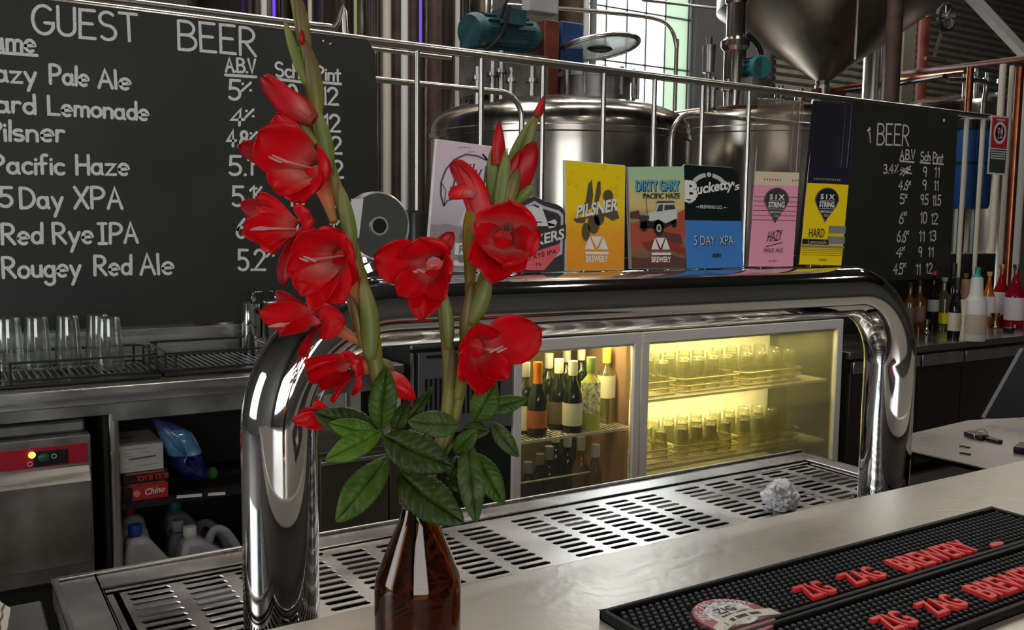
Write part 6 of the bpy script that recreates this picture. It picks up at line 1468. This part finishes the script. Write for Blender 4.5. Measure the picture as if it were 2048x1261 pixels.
# half open bloom at its left
bud(gr, (938, 648), (948, 392), 34, .008, -6, P_yel, [.45, .5, .55, .6, .68, .8, .92, 1, .95, .7, .3], 'bud')
hb = MB(); petal(hb, ZP(966, 470, .002), ZP(962, 380, -.006), ZP(908, 318, -.004), 54*PXM, TOCAM, cup=-.35, ruf=.03, a=.6, pk=.4); h_ = hb.build('bloom', P_red, gr, solid=.0004)
hb = MB(); petal(hb, ZP(955, 420, .0), ZP(930, 350, -.004), ZP(902, 326, -.004), 34*PXM, TOCAM, cup=.3, a=.6); hb.build('petal', P_deep, h_, solid=.0004)
hb = MB(); petal(hb, ZP(952, 392, -.008), ZP(918, 372, -.014), ZP(898, 398, -.010), 30*PXM, TOCAM, cup=-.3, a=.5, pk=.5); hb.build('petal', P_red, h_, solid=.0004)
bloom(gr, (1010, 482), (985, 560, .014), [(1016, 402, -.016, 118, .75, P_pale), (1082, 470, .006, 80, .4, P_red), (956, 430, .0, 70, .5, P_red), (938, 524, -.010, 66, .55, P_red), (984, 568, -.012, 66, .6, P_red), (1042, 546, -.010, 60, .55, P_red), (1006, 530, -.022, 96, .85, P_pale)], -.052, (.05, .12), .036, P_pale, (18, 66), st_dir=(.1, -.8), st_len=30, anth=P_andk)
bloom(gr, (968, 705), (926, 768, .012), [(1084, 660, .002, 104, .40, P_red), (962, 648, -.004, 78, .50, P_red), (916, 705, .002, 64, .5, P_red), (922, 762, -.010, 54, .6, P_red), (956, 790, -.016, 66, .65, P_red), (1014, 760, -.012, 60, .6, P_red)], -.038, (.25, .1), .034, P_red, (16, 60), st_dir=(.8, -.4), st_len=22)

# ------------------------------------------------------------------ mint
def mint_mat(name, c0, c1):
    m = mat(name, c0, .5, spec=.35); nt = m.node_tree; b = nt.nodes['Principled BSDF']
    tc = nt.nodes.new('ShaderNodeTexCoord'); n_ = nt.nodes.new('ShaderNodeTexNoise'); n_.inputs['Scale'].default_value = 90; nt.links.new(tc.outputs['Object'], n_.inputs['Vector'])
    mx = nt.nodes.new('ShaderNodeMix'); mx.data_type = 'RGBA'; mx.inputs[6].default_value = (*c0, 1); mx.inputs[7].default_value = (*c1, 1)
    rg = nt.nodes.new('ShaderNodeMapRange'); rg.inputs[1].default_value = .35; rg.inputs[2].default_value = .65; nt.links.new(n_.outputs['Fac'], rg.inputs[0]); nt.links.new(rg.outputs[0], mx.inputs[0]); nt.links.new(mx.outputs[2], b.inputs['Base Color'])
    bp = nt.nodes.new('ShaderNodeBump'); bp.inputs['Strength'].default_value = .6; bp.inputs['Distance'].default_value = .002; nt.links.new(n_.outputs['Fac'], bp.inputs['Height']); nt.links.new(bp.outputs[0], b.inputs['Normal'])
    return m


M_dark = mint_mat('mint_dark', srgb(36, 52, 6), srgb(50, 68, 12)); M_mid = mint_mat('mint_green', srgb(48, 74, 10), srgb(66, 94, 20)); M_lt = mint_mat('mint_light', srgb(64, 98, 16), srgb(86, 122, 30)); M_gr = mint_mat('mint_greyish', srgb(54, 74, 28), srgb(76, 98, 44))


def leaf(parent, base, tip, w, d0=0, d1=0, m=None, roll=0, bow=.02, fold=.22, sag=0):
    A = ZP(base[0], base[1], d0); B = ZP(tip[0], tip[1], d1); C = (A+B)/2+TOCAM*bow+V((0, 0, sag))
    ax = (TOCAM+UP*.35+RT*roll).normalized(); nu, nv = 60, 17; g_ = []; Wd = w*PXM
    for i in range(nu):
        t = i/(nu-1); c = bez(A, C, B, t); tn = (bez(A, C, B, min(1, t+.02))-bez(A, C, B, max(0, t-.02))).normalized()
        sd = tn.cross(ax).normalized(); nr = sd.cross(tn).normalized()
        wv = (max(0, sin(pi*min(1, t)**.85))**.72*.98+.02) if t < .995 else .02
        wv *= 1-.085*((t*14) % 1.0)*(1 if t > .06 else 0)
        row = []
        for j in range(nv):
            s_ = 2*j/(nv-1)-1; a = abs(s_)
            ph = t*8.5-a*1.5; vein = -abs(sin(pi*ph))**.6*.052*(1-a**6)*min(1, a*5)
            h = fold*a*wv*.5-(.05*math.exp(-(s_/.07)**2))+(-vein-.04)*1.0*wv-.10*a*a*wv
            row.append(c+sd*(s_*wv*Wd/2)+nr*(h*Wd))
        g_.append(row)
    return MB().surf(g_).build('leaf', m or M_mid, parent, solid=.0004)


def sprig(label, pts): 
    r = thing('mint_sprig', label, 'mint sprig', (BX, BY, BZ+.02), 'mint in the brown bottle')
    stem(r, pts, 'stem', M_mid, 8); return r
s1 = sprig('left mint sprig with pale upper leaves and one long drooping leaf', [(824, 1150, -.004, 6), (823, 1030, -.004, 6), (820, 985, -.004, 6), (795, 920, -.006, 8), (765, 872, -.006, 8), (752, 840, -.006, 6)])
leaf(s1, (754, 862), (629, 826), 66, -.002, .006, M_dark, bow=.008); leaf(s1, (756, 868), (658, 846), 44, -.010, -.012, M_lt, bow=.01); leaf(s1, (762, 862), (651, 920), 56, -.010, -.020, M_lt, bow=.016, roll=-.2)
leaf(s1, (774, 915), (672, 1044), 74, -.010, -.030, M_mid, bow=.022, roll=-.25); leaf(s1, (762, 860), (774, 734), 58, -.008, -.006, M_mid, bow=.012, roll=.1)
leaf(s1, (790, 870), (815, 800), 34, .0, .004, M_dark)
s2 = sprig('middle mint sprig with two big dark leaves over the bottle mouth', [(830, 1150, -.008, 6), (829, 1030, -.008, 6), (827, 985, -.008, 6), (810, 940, -.016, 8), (788, 890, -.018, 8), (776, 868, -.016, 6)])
leaf(s2, (770, 872), (908, 934), 82, -.018, -.030, M_dark, bow=.02, roll=.1); leaf(s2, (800, 948), (928, 1046), 84, -.016, -.040, M_dark, bow=.018, roll=.1)
leaf(s2, (798, 870), (868, 772), 26, .004, .01, M_dark); leaf(s2, (862, 930), (812, 870), 30, -.006, -.006, M_mid); leaf(s2, (895, 955), (932, 978), 26, -.008, -.014, M_dark)
s3 = sprig('right mint sprig with leaves turned toward the fridge', [(838, 1150, -.006, 6), (838, 1030, -.006, 6), (842, 985, -.006, 6), (880, 925, -.008, 8), (920, 870, -.008, 8), (955, 838, -.006, 6)])
leaf(s3, (918, 850), (816, 842), 56, -.006, -.010, M_gr, bow=.014, roll=-.1); leaf(s3, (936, 886), (953, 1046), 54, -.012, -.024, M_gr, bow=.02, roll=.15); leaf(s3, (952, 908), (1008, 1008), 54, -.006, -.012, M_mid, bow=.012, roll=.2)
leaf(s3, (950, 842), (990, 766), 60, -.008, -.006, M_mid, bow=.012); leaf(s3, (972, 818), (1055, 798), 38, -.002, .004, M_mid, bow=.008); leaf(s3, (984, 846), (1038, 914), 36, -.002, -.004, M_gr, bow=.014)
leaf(s3, (908, 905), (955, 858), 40, -.012, -.016, M_mid, bow=.008); leaf(s3, (916, 912), (900, 960), 34, -.004, -.01, M_dark)
leaf(s3, (925, 858), (980, 862), 36, -.010, -.016, M_dark, bow=.006)
